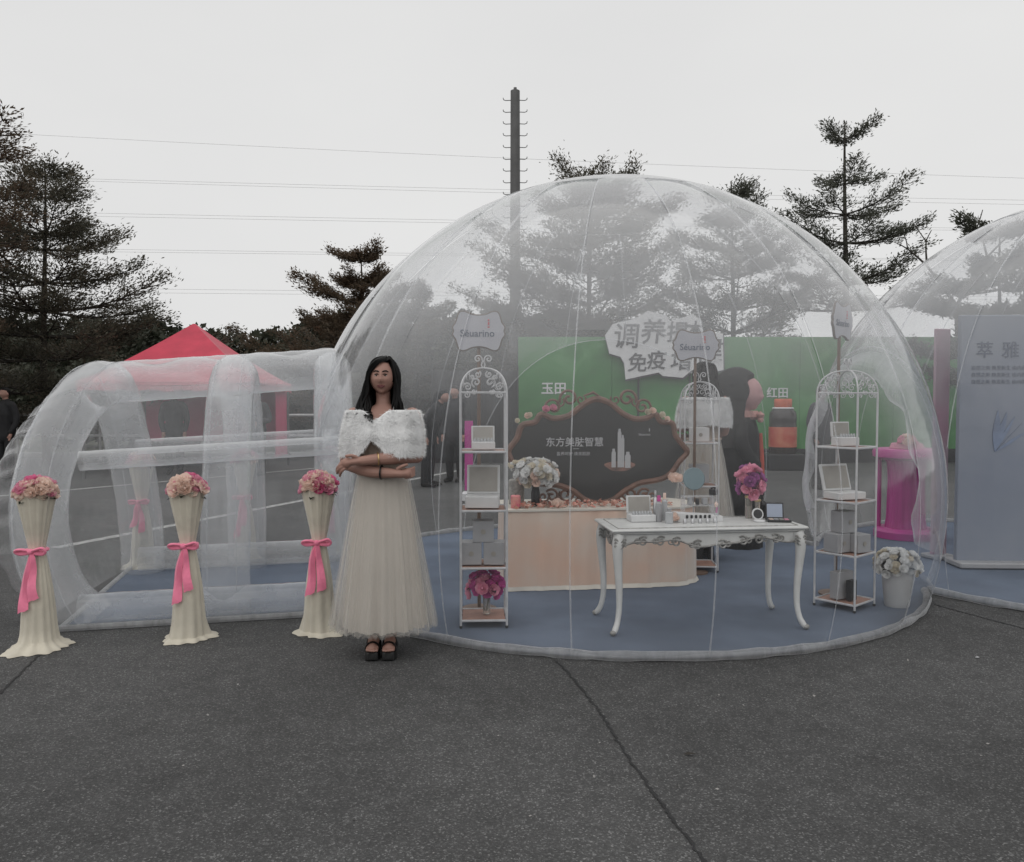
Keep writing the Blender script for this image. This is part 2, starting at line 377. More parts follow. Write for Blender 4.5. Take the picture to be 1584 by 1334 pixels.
def dome(C, name, label, cat, first):
    root = thing(name, label, cat, (C.x, C.y, 0))
    NG = 20; cap_th = math.asin(1.0 / RS); th1 = math.acos(-ZC / RS)
    rz0 = .11 if first else .23
    def snap(p):
        """p relative to dome base centre -> (point, removed?)"""
        rem = False
        if first:
            u, v = p.dot(AX), p.dot(LV)
            if u > 0:
                gq = g_tun(v, p.z)
                if .85 < gq < 1.16:
                    s_ = (1 / gq) ** (1 / PE); v *= s_; z = p.z * s_
                    q = RS ** 2 - (z - ZC) ** 2 - v * v
                    p = AX * math.sqrt(max(q, .01)) + LV * v + Vector((0, 0, z)); rem = True
                elif gq <= .85: rem = True
            b, xx = p.dot(BACKDIR), p.dot(BACKX)
            if b > 0:
                gq = g_tun(xx, p.z, 1.55, 2.12)
                if .9 < gq < 1.1:
                    s_ = (1 / gq) ** (1 / PE); xx *= s_; z = p.z * s_; q = RS ** 2 - (z - ZC) ** 2 - xx * xx
                    p = BACKDIR * math.sqrt(max(q, .01)) + BACKX * xx + Vector((0, 0, z)); rem = True
                elif gq <= .9: rem = True
        return p, rem
    nrm = (D2 - D1).normalized() * (1 if first else -1); pl = (D1 + D2) / 2 - C
    for gi in range(NG):
        nu, nv = 14, 52; V = []; rm = []
        for j in range(nv + 1):
            th = cap_th + (th1 - cap_th) * j / nv
            for i in range(nu + 1):
                a = rz0 + 2 * PI * (gi + i / nu) / NG
                bul = RS + .018 * math.sin(PI * i / nu) * math.sin(th) + .006 * math.sin(9 * th + 3 * gi)
                p, r_ = snap(Vector((bul * math.sin(th) * math.cos(a), bul * math.sin(th) * math.sin(a), ZC + bul * math.cos(th))))
                if j == nv: p.z = .02
                V.append(p); rm.append(r_)
        F = []
        for j in range(nv):
            for i in range(nu):
                f = (j * (nu + 1) + i, j * (nu + 1) + i + 1, (j + 1) * (nu + 1) + i + 1, (j + 1) * (nu + 1) + i)
                if not all(rm[q] for q in f): F.append(f)
        if not F: continue
        me = bpy.data.meshes.new('panel'); me.from_pydata([tuple(p) for p in V], [], F)
        bm = bmesh.new(); bm.from_mesh(me)
        bmesh.ops.bisect_plane(bm, geom=bm.verts[:] + bm.edges[:] + bm.faces[:], plane_co=pl, plane_no=nrm, clear_outer=True)
        bmesh.ops.delete(bm, geom=[q for q in bm.verts if not q.link_faces], context='VERTS')
        nf = len(bm.faces); bm.to_mesh(me); bm.free()
        if nf < 3: continue
        me.materials.append(F_DOME); me.shade_smooth()
        o = bpy.data.objects.new('panel', me); COL.objects.link(o); o.parent = root
    # top disc
    mb = MB(); rs = []
    for j in range(9):
        th = cap_th * (j + .02) / 8; rs.append([((RS + .01) * math.sin(th) * math.cos(a), (RS + .01) * math.sin(th) * math.sin(a), ZC + (RS + .01) * math.cos(th)) for a in (2 * PI * q / 40 for q in range(40))])
    mb.rings(rs, True, False).build('top_panel', F_DOME, root)
    # welded seams
    for gi in range(NG):
        a = rz0 + 2 * PI * gi / NG; pts = []; segs = []
        for j in range(47):
            th = cap_th + (th1 - cap_th) * j / 46
            p = Vector(((RS + .006) * math.sin(th) * math.cos(a), (RS + .006) * math.sin(th) * math.sin(a), ZC + (RS + .006) * math.cos(th)))
            bad = (p - pl).dot(nrm) > -.01
            if first:
                if p.dot(AX) > 0 and g_tun(p.dot(LV), p.z) < 1.05: bad = True
                if p.dot(BACKDIR) > 0 and g_tun(p.dot(BACKX), p.z, 1.55, 2.12) < 1.03: bad = True
            if bad:
                if len(pts) > 2: segs.append(pts)
                pts = []
            else: pts.append(p)
        if len(pts) > 2: segs.append(pts)
        for sg in segs: MB().tube(sg, .0045, 6, True, .5).build('seam', F_SEAM, root)
    MB().tube([((RS) * math.sin(cap_th) * math.cos(a), RS * math.sin(cap_th) * math.sin(a), ZC + RS * math.cos(cap_th) + .004) for a in (2 * PI * q / 60 for q in range(60))], .005, 6, False, .6, True).build('seam', F_SEAM, root)
    # base bead, lying on the asphalt
    pts = []; segs = []
    for q in range(161):
        a = 2 * PI * q / 160; p = Vector((RF * math.cos(a), RF * math.sin(a), .026 + .003 * math.sin(7 * a) + .002 * math.sin(23 * a)))
        bad = (p - pl).dot(nrm) > 0 or (first and p.dot(AX) > 0 and abs(p.dot(LV)) < .8)
        if bad:
            if len(pts) > 2: segs.append(pts)
            pts = []
        else: pts.append(p)
    if len(pts) > 2: segs.append(pts)
    for sg in segs: MB().tube(sg, [.027 + .003 * math.sin(i * 1.7) + .002 * math.sin(i * 4.1) for i in range(len(sg))], 10).build('base_bead', F_BEAD, root)
    return root
dome1 = dome(D1, 'inflatable_dome', 'large clear plastic bubble dome with blue carpet, furnished with display tables', 'dome', True)
dome2 = dome(D2, 'inflatable_dome', 'clear plastic bubble dome holding the tall blue-grey board', 'dome', False)
# clearer arched panel at the back of the big dome, with its rib
mb = MB(); rs = []
for j in range(25):
    row = []
    for i in range(33):
        t = PI * i / 32; s_ = 1 - j / 24
        xx = 1.55 * s_ * math.copysign(abs(math.cos(t)) ** (2 / PE), math.cos(t)); z = max(.02, 2.12 * s_ * abs(math.sin(t)) ** (2 / PE))
        q = RS ** 2 - (z - ZC) ** 2 - xx * xx
        row.append(BACKDIR * math.sqrt(max(q, .01)) + BACKX * xx + Vector((0, 0, z)))
    rs.append(row)
rib = [p * 1.002 for p in rs[0]]
mb.rings(rs, False, False).build('rear_panel', F_REAR, dome1)
MB().tube(rib, .005, 6).build('rear_rib', F_SEAM, dome1)
cr_ = random.Random(8)
def on_dome(v, z, k=1.0015):
    q = RS ** 2 - (z - ZC) ** 2 - v * v; return (AX * math.sqrt(max(q, .01)) + LV * v + Vector((0, 0, z - ZC))) * k + Vector((0, 0, ZC))
for i in range(26):
    t = PI * (.06 + .88 * i / 25); L = cr_.uniform(.06, .34); pts = []
    for j in range(9):
        k_ = 1.02 + L * j / 8; pts.append(on_dome(.82 * k_ * math.copysign(abs(math.cos(t)) ** (2 / PE), math.cos(t)) + .02 * math.sin(j + i), 1.64 * k_ * abs(math.sin(t)) ** (2 / PE) + .015 * math.sin(j * .9 + i)))
    MB().tube(pts, [.0035 + .008 * math.sin(PI * min(1, (j + 1) / 9)) * cr_.random() for j in range(9)], 6, True, .35).build('crease', F_SEAM, dome1)
# arch where the two domes meet
nd = (D2 - D1).normalized(); mc = (D1 + D2) / 2; hr = math.sqrt(RS ** 2 - (mc - D1).length ** 2); sdv = Vector((-nd.y, nd.x, 0))
ring = []
for i in range(49):
    a = -R(37) + (PI + R(74)) * i / 48
    p = sdv * hr * math.cos(a) + Vector((0, 0, ZC + hr * math.sin(a)))
    if p.z > .03: ring.append(mc - D1 + p)
MB().tube(ring, .022, 8).build('joining_rib', F_SEAM, dome1)
# a loose film collar hanging round that opening
rs = []
for j in range(9):
    w = j / 8; row = []
    for i in range(61):
        a = R(-20) + (PI + R(40)) * i / 60; rr = hr * (1 - .02 - .20 * w) + .012 * math.sin(23 * a + 4 * w) * w
        off = -.10 * math.sin(PI * w * .8) + .03 * w * math.sin(11 * a)
        row.append(mc - D1 + sdv * rr * math.cos(a) + Vector((0, 0, max(.03, ZC + rr * math.sin(a)))) + nd * off)
    rs.append(row)
F_COLL = film('collar_film', .30, .4, .4, 7, top=.15)
MB().rings(rs, False, False).build('collar', F_COLL, dome1)

# carpets
def disc(C, r, z, cut=None):
    mb = MB(); P = [(C.x, C.y, z)]; n = 120
    for q in range(n): P.append((C.x + r * math.cos(2 * PI * q / n), C.y + r * math.sin(2 * PI * q / n), z))
    return mb.add(P, [(0, q + 1, (q + 1) % n + 1) for q in range(n)])
struct(disc(D1, RF - .01, .012).build('carpet', M_CARPET, smooth=False), 'slate blue carpet of the big dome')
struct(disc(D2, RF - .01, .008).build('carpet', M_CARPET, smooth=False), 'slate blue carpet of the second dome')
def T(u, v, z): return D1 + AX * u + LV * v + Vector((0, 0, z))
struct(MB().add([T(2.1, -.86, .016), T(3.98, -.86, .016), T(3.98, .86, .016), T(2.1, .86, .016)], [(0, 1, 2, 3)]).build('tunnel_carpet', M_CARPET, smooth=False), 'slate blue carpet strip in the tunnel')

# tunnel of clear air tubes
tun = thing('inflatable_tunnel', 'clear plastic entrance tunnel of fat air tubes joining the big dome', 'tunnel', (0, 0, 0))
def HS(u): return .95 + (3.84 - u) * .045
def bow(u, z, v=.8): return min(1, max(0, (v + .8) / 1.6)) ** .8 * (.33 * max(0, math.sin(PI * min(1, max(0, z) / 1.72))) ** .62 if u > 3.7 else 0)
def arch_pts(u, hv=.80, hz=1.66, n=40):
    out = []; hz *= HS(u)
    for i in range(n + 1):
        t = PI * i / n
        zz = hz * abs(math.sin(t)) ** (2 / PE)
        vv = hv * math.copysign(abs(math.cos(t)) ** (2 / PE), math.cos(t)); out.append(T(u + bow(u, zz, vv), vv, zz))
    return out
for u, r_ in ((3.86, .17), (3.02, .16), (2.30, .14)):
    P = arch_pts(u); MB().tube(P, [r_ * (1 + .014 * math.sin(i * 2.1) + .008 * math.sin(i * 5.3)) for i in range(len(P))], 22, False).build('arch_tube', F_TUBE, tun)
    # welded edge lines on the tube
    for da in (-.5, .7):
        MB().tube([T((p - D1).dot(AX) + r_ * 1.03 * math.sin(da), *(lambda w: (w.dot(LV), w.z))(p - D1)) + (p - T((p - D1).dot(AX), 0, .75)).normalized() * r_ * 1.03 * math.cos(da) for p in P], .004, 5).build('tube_weld', F_SEAM, tun)
def rod(v, z, r_, u0=2.27, u1=3.9, wob=.02, n=30, name='long_tube'):
    return MB().tube([T(u0 + (u1 - u0) * i / n, v, z * HS(u0 + (u1 - u0) * i / n)) for i in range(n + 1)], [r_ * (1 + wob * math.sin(i * 1.9) * math.sin(i * .7)) for i in range(n + 1)], 18, False).build(name, F_TUBE, tun)
rod(0, 1.67, .155)
for sgn in (-1, 1):
    rod(sgn * .80, 1.12, .065); rod(sgn * .86, .11, .105)
    MB().tube([T(2.1 + 1.9 * i / 12, sgn * .97, .022) for i in range(13)], .02, 8).build('base_bead', F_BEAD, tun)
MB().tube([T(3.99, -.95 + 1.9 * i / 12, .02) for i in range(13)], .022, 8, True, .6).build('base_bead', F_BEAD, tun)
# outer sheet
rs = []
for j in range(41):
    u = 2.27 + 1.68 * j / 40; row = []
    for i in range(49):
        t = PI * i / 48; w = 1 + .012 * math.sin(u * 13 + 4 * math.sin(t * 3)) * math.sin(t * 5)
        zz = 1.80 * HS(u) * w * abs(math.sin(t)) ** (2 / PE) + .01
        vv = .93 * w * math.copysign(abs(math.cos(t)) ** (2 / PE), math.cos(t)); row.append(T(u + bow(4, zz, vv) * max(0, (u - 3.1) / .85), vv, zz))
    rs.append(row)
MB().rings(rs, False, False).build('cover_sheet', F_WALL, tun)
# bulging gathered sheet over the outer end
rs = []
for j in range(22):
    s_ = j / 21; row = []
    for i in range(121):
        t = PI * i / 120; k_ = (1 - s_)
        pl_ = math.sin(58 * t) * math.exp(-s_ * 5)
        vv = .95 * k_ * math.copysign(abs(math.cos(t)) ** (2 / PE), math.cos(t)); zz = 1.68 * k_ * abs(math.sin(t)) ** (2 / PE) + .04
        uu = 3.95 + bow(4, zz, vv) + (.12 + .18 * min(1, max(0, (vv + .8) / 1.6))) * math.sqrt(max(0, 1 - k_ ** 4)) * (0.25 + .75 * max(0, math.sin(min(1, zz / 1.75) * PI)) ** .6) + .016 * pl_
        row.append(T(uu, vv * (1 + .01 * pl_), zz))
    rs.append(row)
MB().rings(rs, False, False).build('end_sheet', F_WALL, tun)

# ------------------------------------------------------------------ far wood, shrubs, trees
L_TREE = leafmat('tier_tree_leaf', [(.055, .055, .042), (.095, .09, .066), (.125, .092, .066)], .8, .35)
L_TREE2 = leafmat('brown_tier_leaf', [(.058, .05, .036), (.11, .082, .056), (.15, .09, .06)], .8, .35)
L_GREY = leafmat('grey_green_leaf', [(.065, .07, .055), (.105, .11, .088), (.135, .13, .105)], .8, .35)
L_WOOD = leafmat('far_wood_leaf', [(.022, .026, .018), (.04, .045, .03), (.065, .06, .04)], .25)
M_BARK = mat('bark', (.055, .048, .040), .9, var=.25, vscale=6, bump=.6, bscale=25)
def leafcloud(P, size, flat=.6, asp=.5, dirs=None):
    """rhombic leaves at points P"""
    n = len(P); d = rng.normal(size=(n, 3)); d[:, 2] *= flat
    if dirs is not None: d = d * .55 + dirs * 1.1
    d /= np.linalg.norm(d, axis=1)[:, None]
    e = rng.normal(size=(n, 3)); e[:, 2] *= flat; e -= d * (d * e).sum(1)[:, None]; e /= np.linalg.norm(e, axis=1)[:, None]
    s_ = size * rng.uniform(.6, 1.35, n)[:, None]
    V = np.stack([P - d * s_, P + e * s_ * asp, P + d * s_, P - e * s_ * asp], 1).reshape(-1, 3)
    return V, np.arange(4 * n).reshape(-1, 4)
def tier_tree(label, x, y, h, spread, tiers=7, per=6, leaves=14000, z0=.22, leaf=.07, mat_=None, seed=1, lean=(0, 0), top=.35, name='tiered_tree', group=None, uptilt=.18, dens=1.):
    rr = random.Random(seed)
    root = thing(name, label, 'tree', (x, y, 0), 0, group)
    tp = [(lean[0] * t * t * h + .05 * math.sin(5 * t + seed) * h * .15, lean[1] * t * h + .03 * math.cos(4 * t + seed), h * t) for t in (i / 12 for i in range(13))]
    MB().tube(tp, [.028 * h * .55 * (1 - .86 * i / 12) for i in range(13)], 9).build('trunk', M_BARK, root)
    brm = MB(); pts = []; wts = []
    for ti in range(tiers):
        f = z0 + (1 - z0) * (ti / (tiers - .35)) ** .92; zb = f * h + rr.uniform(-.02, .02) * h
        q = (f - z0) / (1 - z0); rad = spread * ((1 - q) ** .75 * (1 - top) + top * (1 - q) ** .3) * rr.uniform(.82, 1.12)
        if ti == 0: rad *= .85
        base = Vector(tp[min(12, int(f * 12))]); base.z = min(zb, h * .985)
        a0 = rr.uniform(0, 6.28)
        for b_ in range(per):
            a = a0 + 2 * PI * b_ / per + rr.uniform(-.35, .35); L = rad * rr.uniform(.45, 1.15)
            dirv = Vector((math.cos(a), math.sin(a), 0)); up = uptilt * rr.uniform(.1, 2.0)
            path = [base + dirv * L * t + Vector((0, 0, L * (up * t + .10 * t ** 3 - .05 * math.sin(PI * t)))) for t in (i / 6 for i in range(7))]
            brm.tube(path, [max(.006, .016 * L * (1 - .85 * i / 6)) for i in range(7)], 5)
            for sb in range(7):
                t = .25 + .72 * sb / 6; p = base + dirv * L * t + Vector((0, 0, L * (up * t + .10 * t ** 3 - .05 * math.sin(PI * t))))
                for sgn in (-1, 1):
                    l2 = L * (.42 * (1 - t) + .16) * rr.uniform(.6, 1.2); aa = a + sgn * rr.uniform(.5, 1.05)
                    d2 = Vector((math.cos(aa), math.sin(aa), rr.uniform(.02, .38)))
                    brm.tube([p, p + d2 * l2 * .5, p + d2 * l2 + Vector((0, 0, .08 * l2))], [.006 * L, .004 * L, .002], 4)
                    pts.append((p, p + d2 * l2)); wts.append(l2)
            pts.append((path[3], path[6])); wts.append(L * .5)
    brm.build('branches', M_BARK, root, smooth=False)['kind'] = 'stuff'
    wts = np.array(wts) / sum(wts); idx = rng.choice(len(pts), int(leaves * dens), p=wts)
    A = np.array([tuple(p[0]) for p in pts])[idx]; B = np.array([tuple(p[1]) for p in pts])[idx]
    t = rng.uniform(.1, 1.08, len(idx))[:, None] ** .8; P = A + (B - A) * t
    P += rng.normal(size=P.shape) * np.array([.07, .07, .06]) * (spread / 3.0) ; P[:, 2] += np.abs(rng.normal(size=len(P))) * .05 * spread / 3
    dr = B - A; dr /= np.linalg.norm(dr, axis=1)[:, None] + 1e-9; dr[:, 2] += .25
    V, F = leafcloud(P, leaf * 1.35, .7, .3, dr)
    c = arrmesh('crown', V, F, mat_ or L_TREE, root); c['kind'] = 'stuff'
    return root
TG = 'tiered trees around the lot'
tier_tree('big dense dark tiered tree beside the red gazebo', -10.35, 18.0, 6.7, 4.1, 10, 8, 76000, .14, .032, L_TREE, 3, group=TG, top=.12, uptilt=.16)
tier_tree('tall dark tree mostly out of frame beyond the tunnel\'s outer end', -10.75, 14.2, 8.5, 3.1, 8, 7, 55000, .30, .032, L_TREE2, 5, group=TG, top=.4)
tier_tree('small brownish tiered tree standing behind the tunnel and dome joint', -4.45, 24.0, 6.0, 3.0, 8, 8, 75000, .14, .038, L_TREE2, 11, group=TG, top=.55, uptilt=.22)
tier_tree('broad tiered tree behind the tall pole, its tips above the dome', 2.39, 24.6, 8.3, 4.8, 8, 7, 85000, .2, .04, L_TREE, 21, group=TG, top=.5, uptilt=.32)
tier_tree('slender tiered tree behind the big dome right of the lettered sign', 6.6, 24.4, 8.0, 3.5, 8, 7, 50000, .2, .038, L_GREY, 31, group=TG, top=.35, uptilt=.26)
tier_tree('tall airy tiered tree with bare trunk gaps rising between the two domes', 9.0, 22.0, 8.9, 2.9, 7, 6, 26000, .30, .036, L_GREY, 44, group=TG, top=.35, uptilt=.14)
tier_tree('low tiered tree seen through the dome behind the front shelf sign', -2.6, 22.5, 4.8, 2.5, 6, 7, 42000, .14, .036, L_GREY, 52, group=TG, top=.4)
tier_tree('leafy grey green tree behind the board in the second dome', 9.6, 16.0, 5.0, 2.2, 6, 7, 40000, .35, .036, L_GREY, 63, group=TG, top=.6)
def bare_tree(label, x, y, h, seed):
    rr = random.Random(seed); root = thing('bare_tree', label, 'tree', (x, y, 0)); tr = MB(); br = MB()
    P = [Vector((0, 0, 0)), Vector((.05, 0, h * .35)), Vector((-.05, 0, h * .62))]
    tr.tube(P, [.09, .075, .06], 8)
    def grow(p, d, L, r_, dep, mbx):
        q = p + d * L; mid = p + d * L * .5 + Vector((rr.uniform(-.04, .04), 0, .03)) * L
        mbx.tube([p, mid, q], [r_, r_ * .8, r_ * .6], 6)
        if dep:
            for s_ in (-1, 1):
                grow(q, (d + Vector((s_ * rr.uniform(.35, .75), rr.uniform(-.4, .4), rr.uniform(-.05, .3)))).normalized(), L * rr.uniform(.5, .8), r_ * .6, dep - 1, mbx)
    grow(P[2], Vector((-.55, .1, .8)).normalized(), h * .2, .045, 2, br); grow(P[2], Vector((.5, -.1, .9)).normalized(), h * .22, .045, 2, br)
    grow(P[1], Vector((.7, .2, .7)).normalized(), h * .2, .035, 2, br)
    tr.build('trunk', M_BARK, root); br.build('branches', M_BARK, root)
bare_tree('leafless tree with forked grey twigs behind the second dome', 11.0, 20.0, 6.1, 4)

def blobs(centers, n, size, flat=.9):
    P = []
    for (c, r_) in centers:
        d = rng.normal(size=(n, 3)); d /= np.linalg.norm(d, axis=1)[:, None]
        P.append(np.array(c) + d * np.array(r_) * rng.uniform(.72, 1.05, n)[:, None])
    return leafcloud(np.concatenate(P), size, flat, .6)
# wooded rise far behind
hillp = []; nx = 60
for j in range(9):
    row = []
    for i in range(nx + 1):
        x = -75 + 150 * i / nx; tt = j / 8
        zz = (7.8 + 1.2 * math.sin(x * .11 + 1) + .6 * math.sin(x * .37)) * (1 if x < 2 else max(.35, 1 - (x - 2) * .05)) * math.sin(tt * PI / 2)
        row.append((x, 54 + 14 * tt, zz - .5))
    hillp.append(row)
struct(MB().rings(hillp, False, False).build('hill', mat('hill_soil', (.03, .032, .02), .95, var=.3, vscale=.3)))
cs = []
for i in range(330):
    x = random.uniform(-50, 45); tt = random.uniform(0, 1)
    zz = (7.8 + 1.2 * math.sin(x * .11 + 1) + .6 * math.sin(x * .37)) * (1 if x < 2 else max(.35, 1 - (x - 2) * .05)) * math.sin(tt * PI / 2) - .5
    cs.append(((x, 54 + 14 * tt, zz + .5), (random.uniform(.9, 2.0), 1.2, random.uniform(.7, 1.4))))
V, F = blobs(cs, 150, .26); w = arrmesh('distant_wood', V, F, L_WOOD); w['kind'] = 'stuff'; w['label'] = 'dark wooded rise on the skyline'; w['category'] = 'woodland'
SH = [(-16.5, 23.5, 1.7, 'behind the red gazebo tree, at the outer end'), (-13.6, 24.3, 1.9, 'under the big dark tiered tree'), (-10.9, 23.8, 1.5, 'left of the red gazebo'), (-7.9, 24.6, 1.8, 'straight behind the red gazebo'),
      (-5.3, 23.6, 1.4, 'below the small brownish tree'), (-3.2, 24.8, 1.7, 'right of the small brownish tree'), (-1.1, 23.7, 1.6, 'left of the tall pole'), (11.9, 25.0, 1.5, 'past the end of the green hoarding')]
for i, (x, y, h_, wh) in enumerate(SH):
    root = thing('shrub', 'dense dark leafy shrub ' + wh, 'shrub', (x, y, .06), 0, 'shrubs along the verge')
    cs = [((random.uniform(-1.3, 1.3), random.uniform(-.5, .5), random.uniform(.35, .75) * h_), (random.uniform(.6, .9), .6, random.uniform(.35, .5) * h_)) for _ in range(8)]
    V, F = blobs(cs, 420, .11); c = arrmesh('foliage', V, F, L_WOOD, root); c['kind'] = 'stuff'
    sm = MB()
    for q in range(5): sm.tube([(random.uniform(-.2, .2), 0, 0), (random.uniform(-.6, .6), 0, h_ * .5)], [.03, .012], 5)
    sm.build('stems', M_BARK, root)

# ------------------------------------------------------------------ pole, cables
M_POLE = mat('pole_steel', (.12, .12, .12), .55, .3, var=.12, vscale=2)
pole = thing('utility_pole', 'tall plain grey steel pole with climbing pegs up both sides', 'pole', (.12, 31, 0))
MB().lathe([(.235, 0), (.20, 6), (.175, 13.1), (.175, 13.15)], n=12).build('shaft', M_POLE, pole)
MB().lathe([(.06, 13.15), (.06, 13.27)], n=10).build('cap', M_POLE, pole)
pg = MB()
for i in range(24):
    z = 12.8 - i * .44
    for s_ in (-1, 1):
        MB().tube([(s_ * .15, 0, z), (s_ * .36, 0, z - .01), (s_ * .44, 0, z + .02), (s_ * .455, 0, z + .09)], .016, 5).build('climbing_peg', M_POLE, pole)
M_CABLE = mat('cable', (.55, .55, .55), .6, var=0)
for i, (zl, zr) in enumerate(((27.6, 23.8), (23.6, 21.6), (23.2, 21.0), (20.2, 18.7), (19.7, 18.3), (16.6, 15.6), (16.2, 15.3), (12.7, 11.9), (12.2, 11.5))):
    P = []
    for q in range(41):
        t = q / 40; x = -130 + 260 * t; P.append((x, 80 + (i % 2) * .8, zl + (zr - zl) * (x + 50) / 70 * (1 - .35 * max(0, (x + 50) / 180)) ))
    o = MB().tube(P, .016, 5).build('power_line', M_CABLE)
    tag(o, 'thin overhead power cable, %s of the nine counted from the top' % ('first', 'second', 'third', 'fourth', 'fifth', 'sixth', 'seventh', 'eighth', 'ninth')[i], 'power cable', 'overhead power cables')

# ------------------------------------------------------------------ red gazebo
M_RED = mat('red_canopy', (.55, .045, .085), .75, var=.10, vscale=3, trans=0, sheen=.2)
M_PINKP = mat('pink_side_sheet', (.55, .08, .17), .75, var=.12, vscale=2)
gz = thing('gazebo', 'red pop-up gazebo with peaked canopy and pink rear sheet', 'gazebo', (-6.5, 16.6, 0), R(4))
rs = []
for j in range(9):
    s_ = j / 8; hw = 1.62 * (1 - s_) + .02; z = 1.80 + 1.22 * s_ ** 1.15
    ring_ = []
    for sx, sy in ((-1, -1), (1, -1), (1, 1), (-1, 1)):
        for q in range(6):
            n_ = {(-1, -1): (1, -1), (1, -1): (1, 1), (1, 1): (-1, 1), (-1, 1): (-1, -1)}[(sx, sy)]
            t = q / 6; x = sx + (n_[0] - sx) * t; y = sy + (n_[1] - sy) * t
            ring_.append((x * hw, y * hw, z - .06 * math.sin(PI * t) * (1 - s_)))
    rs.append(ring_)
MB().rings(rs, True, True).build('canopy', M_RED, gz, smooth=False)
for sx, sy in ((-1, -1), (1, -1), (1, 1), (-1, 1)):
    MB().tube([(sx * 1.55, sy * 1.55, 0), (sx * 1.55, sy * 1.55, 1.83)], .028, 6).build('leg', M_POLE, gz)
for (a, b) in (((-1.62, -1.62), (1.62, -1.62)), ((1.62, -1.62), (1.62, 1.62)), ((1.62, 1.62), (-1.62, 1.62)), ((-1.62, 1.62), (-1.62, -1.62))):
    row = [[(a[0] + (b[0] - a[0]) * t, a[1] + (b[1] - a[1]) * t, z) for t in (q / 16 for q in range(17))] for z in (1.80, 1.71, 1.61)]
    row[2] = [(x, y, z + .05 * abs(math.sin(i * PI / 2.67))) for i, (x, y, z) in enumerate(row[2])]
    MB().rings(row, False, False).build('valance', M_RED, gz)
def sheet(a, b, z0, z1, m, name, parent, amp=.03, n=40):
    a, b = Vector(a), Vector(b); d = (b - a).normalized(); nn = Vector((-d.y, d.x, 0))
    return MB().rings([[tuple(a + (b - a) * (i / n) + nn * amp * math.sin(i * 1.3) * (1 - (z - z0) / (z1 - z0) * .7) + Vector((0, 0, z))) for i in range(n + 1)] for z in (z0, (z0 + z1) / 2, z1)], False, False).build(name, m, parent)
sheet((-1.55, 1.52, 0), (1.55, 1.52, 0), .55, 1.80, M_PINKP, 'rear_sheet', gz)
sheet((1.53, .4, 0), (1.53, 1.5, 0),   .25, 1.80, M_PINKP, 'side_sheet', gz)

# ------------------------------------------------------------------ green hoarding, lettered sign, bottle
def greenprint():
    m = bpy.data.materials.new('green_print'); m.use_nodes = True; n, l = nodes_of(m); b = n['Principled BSDF']; b.inputs['Roughness'].default_value = .5
    t = n.new('ShaderNodeTexCoord'); z = n.new('ShaderNodeTexNoise'); z.inputs['Scale'].default_value = 1.1; z.inputs['Detail'].default_value = 5; z.inputs['Distortion'].default_value = 1.6
    l.new(t.outputs['Object'], z.inputs['Vector']); r = n.new('ShaderNodeValToRGB'); e = r.color_ramp.elements
    e[0].position = .3; e[0].color = (.03, .14, .034, 1); e[1].position = .8; e[1].color = (.10, .28, .10, 1); k = e.new(.55); k.color = (.045, .19, .048, 1)
    l.new(z.outputs['Fac'], r.inputs[0]); l.new(r.outputs[0], b.inputs['Base Color']); return m
M_GREEN = greenprint(); M_DARK = mat('dark_metal', (.03, .03, .032), .5, .2, var=.1)
M_WHITE = mat('white_board', (.62, .62, .63), .5, var=.05); M_INK = mat('ink_grey', (.11, .11, .115), .6, var=0)
hd = thing('green_hoarding', 'long green printed exhibition hoarding behind the domes', 'hoarding', (0, 19.0, 0))
for i in range(5):
    x0 = .14 + i * 2.2; o = MB().box((x0 + 1.1, 0, 1.63), (2.194, .08, 2.62), bev=.006).build('panel', M_GREEN, hd, smooth=False)
for i in range(6):
    MB().box((.14 + i * 2.2, .12, 1.45), (.06, .06, 2.9)).build('post', M_DARK, hd, smooth=False)
MB().box((5.64, -.03, .16), (11, .12, .30)).build('plinth', M_DARK, hd, smooth=False)
text('lettering', '玉田', .30, M_WHITE, hd, (.98, -.05, 1.72), .01, .006); text('lettering', '红田', .26, M_WHITE, hd, (6.22, -.05, 1.62), .01, .004)
sg = thing('lettered_sign', 'jagged white cut-out sign with bold grey characters on the hoarding', 'sign', (3.55, 18.72, 2.6))
ol = [(-1.40, .36), (-1.22, .62), (-.72, .74), (-.42, .92), (.0, .82), (.10, .68), (.62, .84), (.82, .70), (.86, .44), (1.32, .40), (1.34, -.44), (.98, -.52), (.62, -.44), (.40, -.62), (-.06, -.58), (-.16, -.50), (-.92, -.66), (-.96, -.28), (-1.04, -.14), (-1.30, -.06)]
MB().prism(ol, 0, .05).build('board', M_WHITE, sg, smooth=False)
MB().prism([(x * 1.015 + .02, z * 1.015 - .03) for x, z in ol], .055, .09).build('backing', M_INK, sg, smooth=False)
for ch, x, z, s_ in (('调', -.92, .30, .62), ('养', -.30, .40, .60), ('提', .26, .40, .50), ('本', .66, .44, .46), ('免', -.66, -.30, .46), ('疫', -.22, -.24, .46), ('增', .36, -.24, .54), ('健', 1.0, -.02, .62)):
    text('lettering', ch, s_, M_INK, sg, (x, -.008, z), .012, .006, shear=.08)
for x in (-.6, .6): MB().tube([(x, .16, -2.6), (x, .16, .5)], .025, 6).build('stay', M_DARK, sg)
M_ORANGE = mat('orange_cap', (.55, .12, .05), .5); M_COLA = mat('dark_bottle', (.035, .028, .026), .25, var=.1); M_LABEL = mat('red_label', (.38, .05, .035), .45, col2=(.45, .16, .09), vscale=5)
bt = thing('bottle_display', 'giant dark bottle display with orange cap and red label', 'bottle display', (5.7, 17.0, 0))
MB().box((0, 0, .17), (.75, .6, .34), bev=.02).build('plinth', M_DARK, bt, smooth=False)
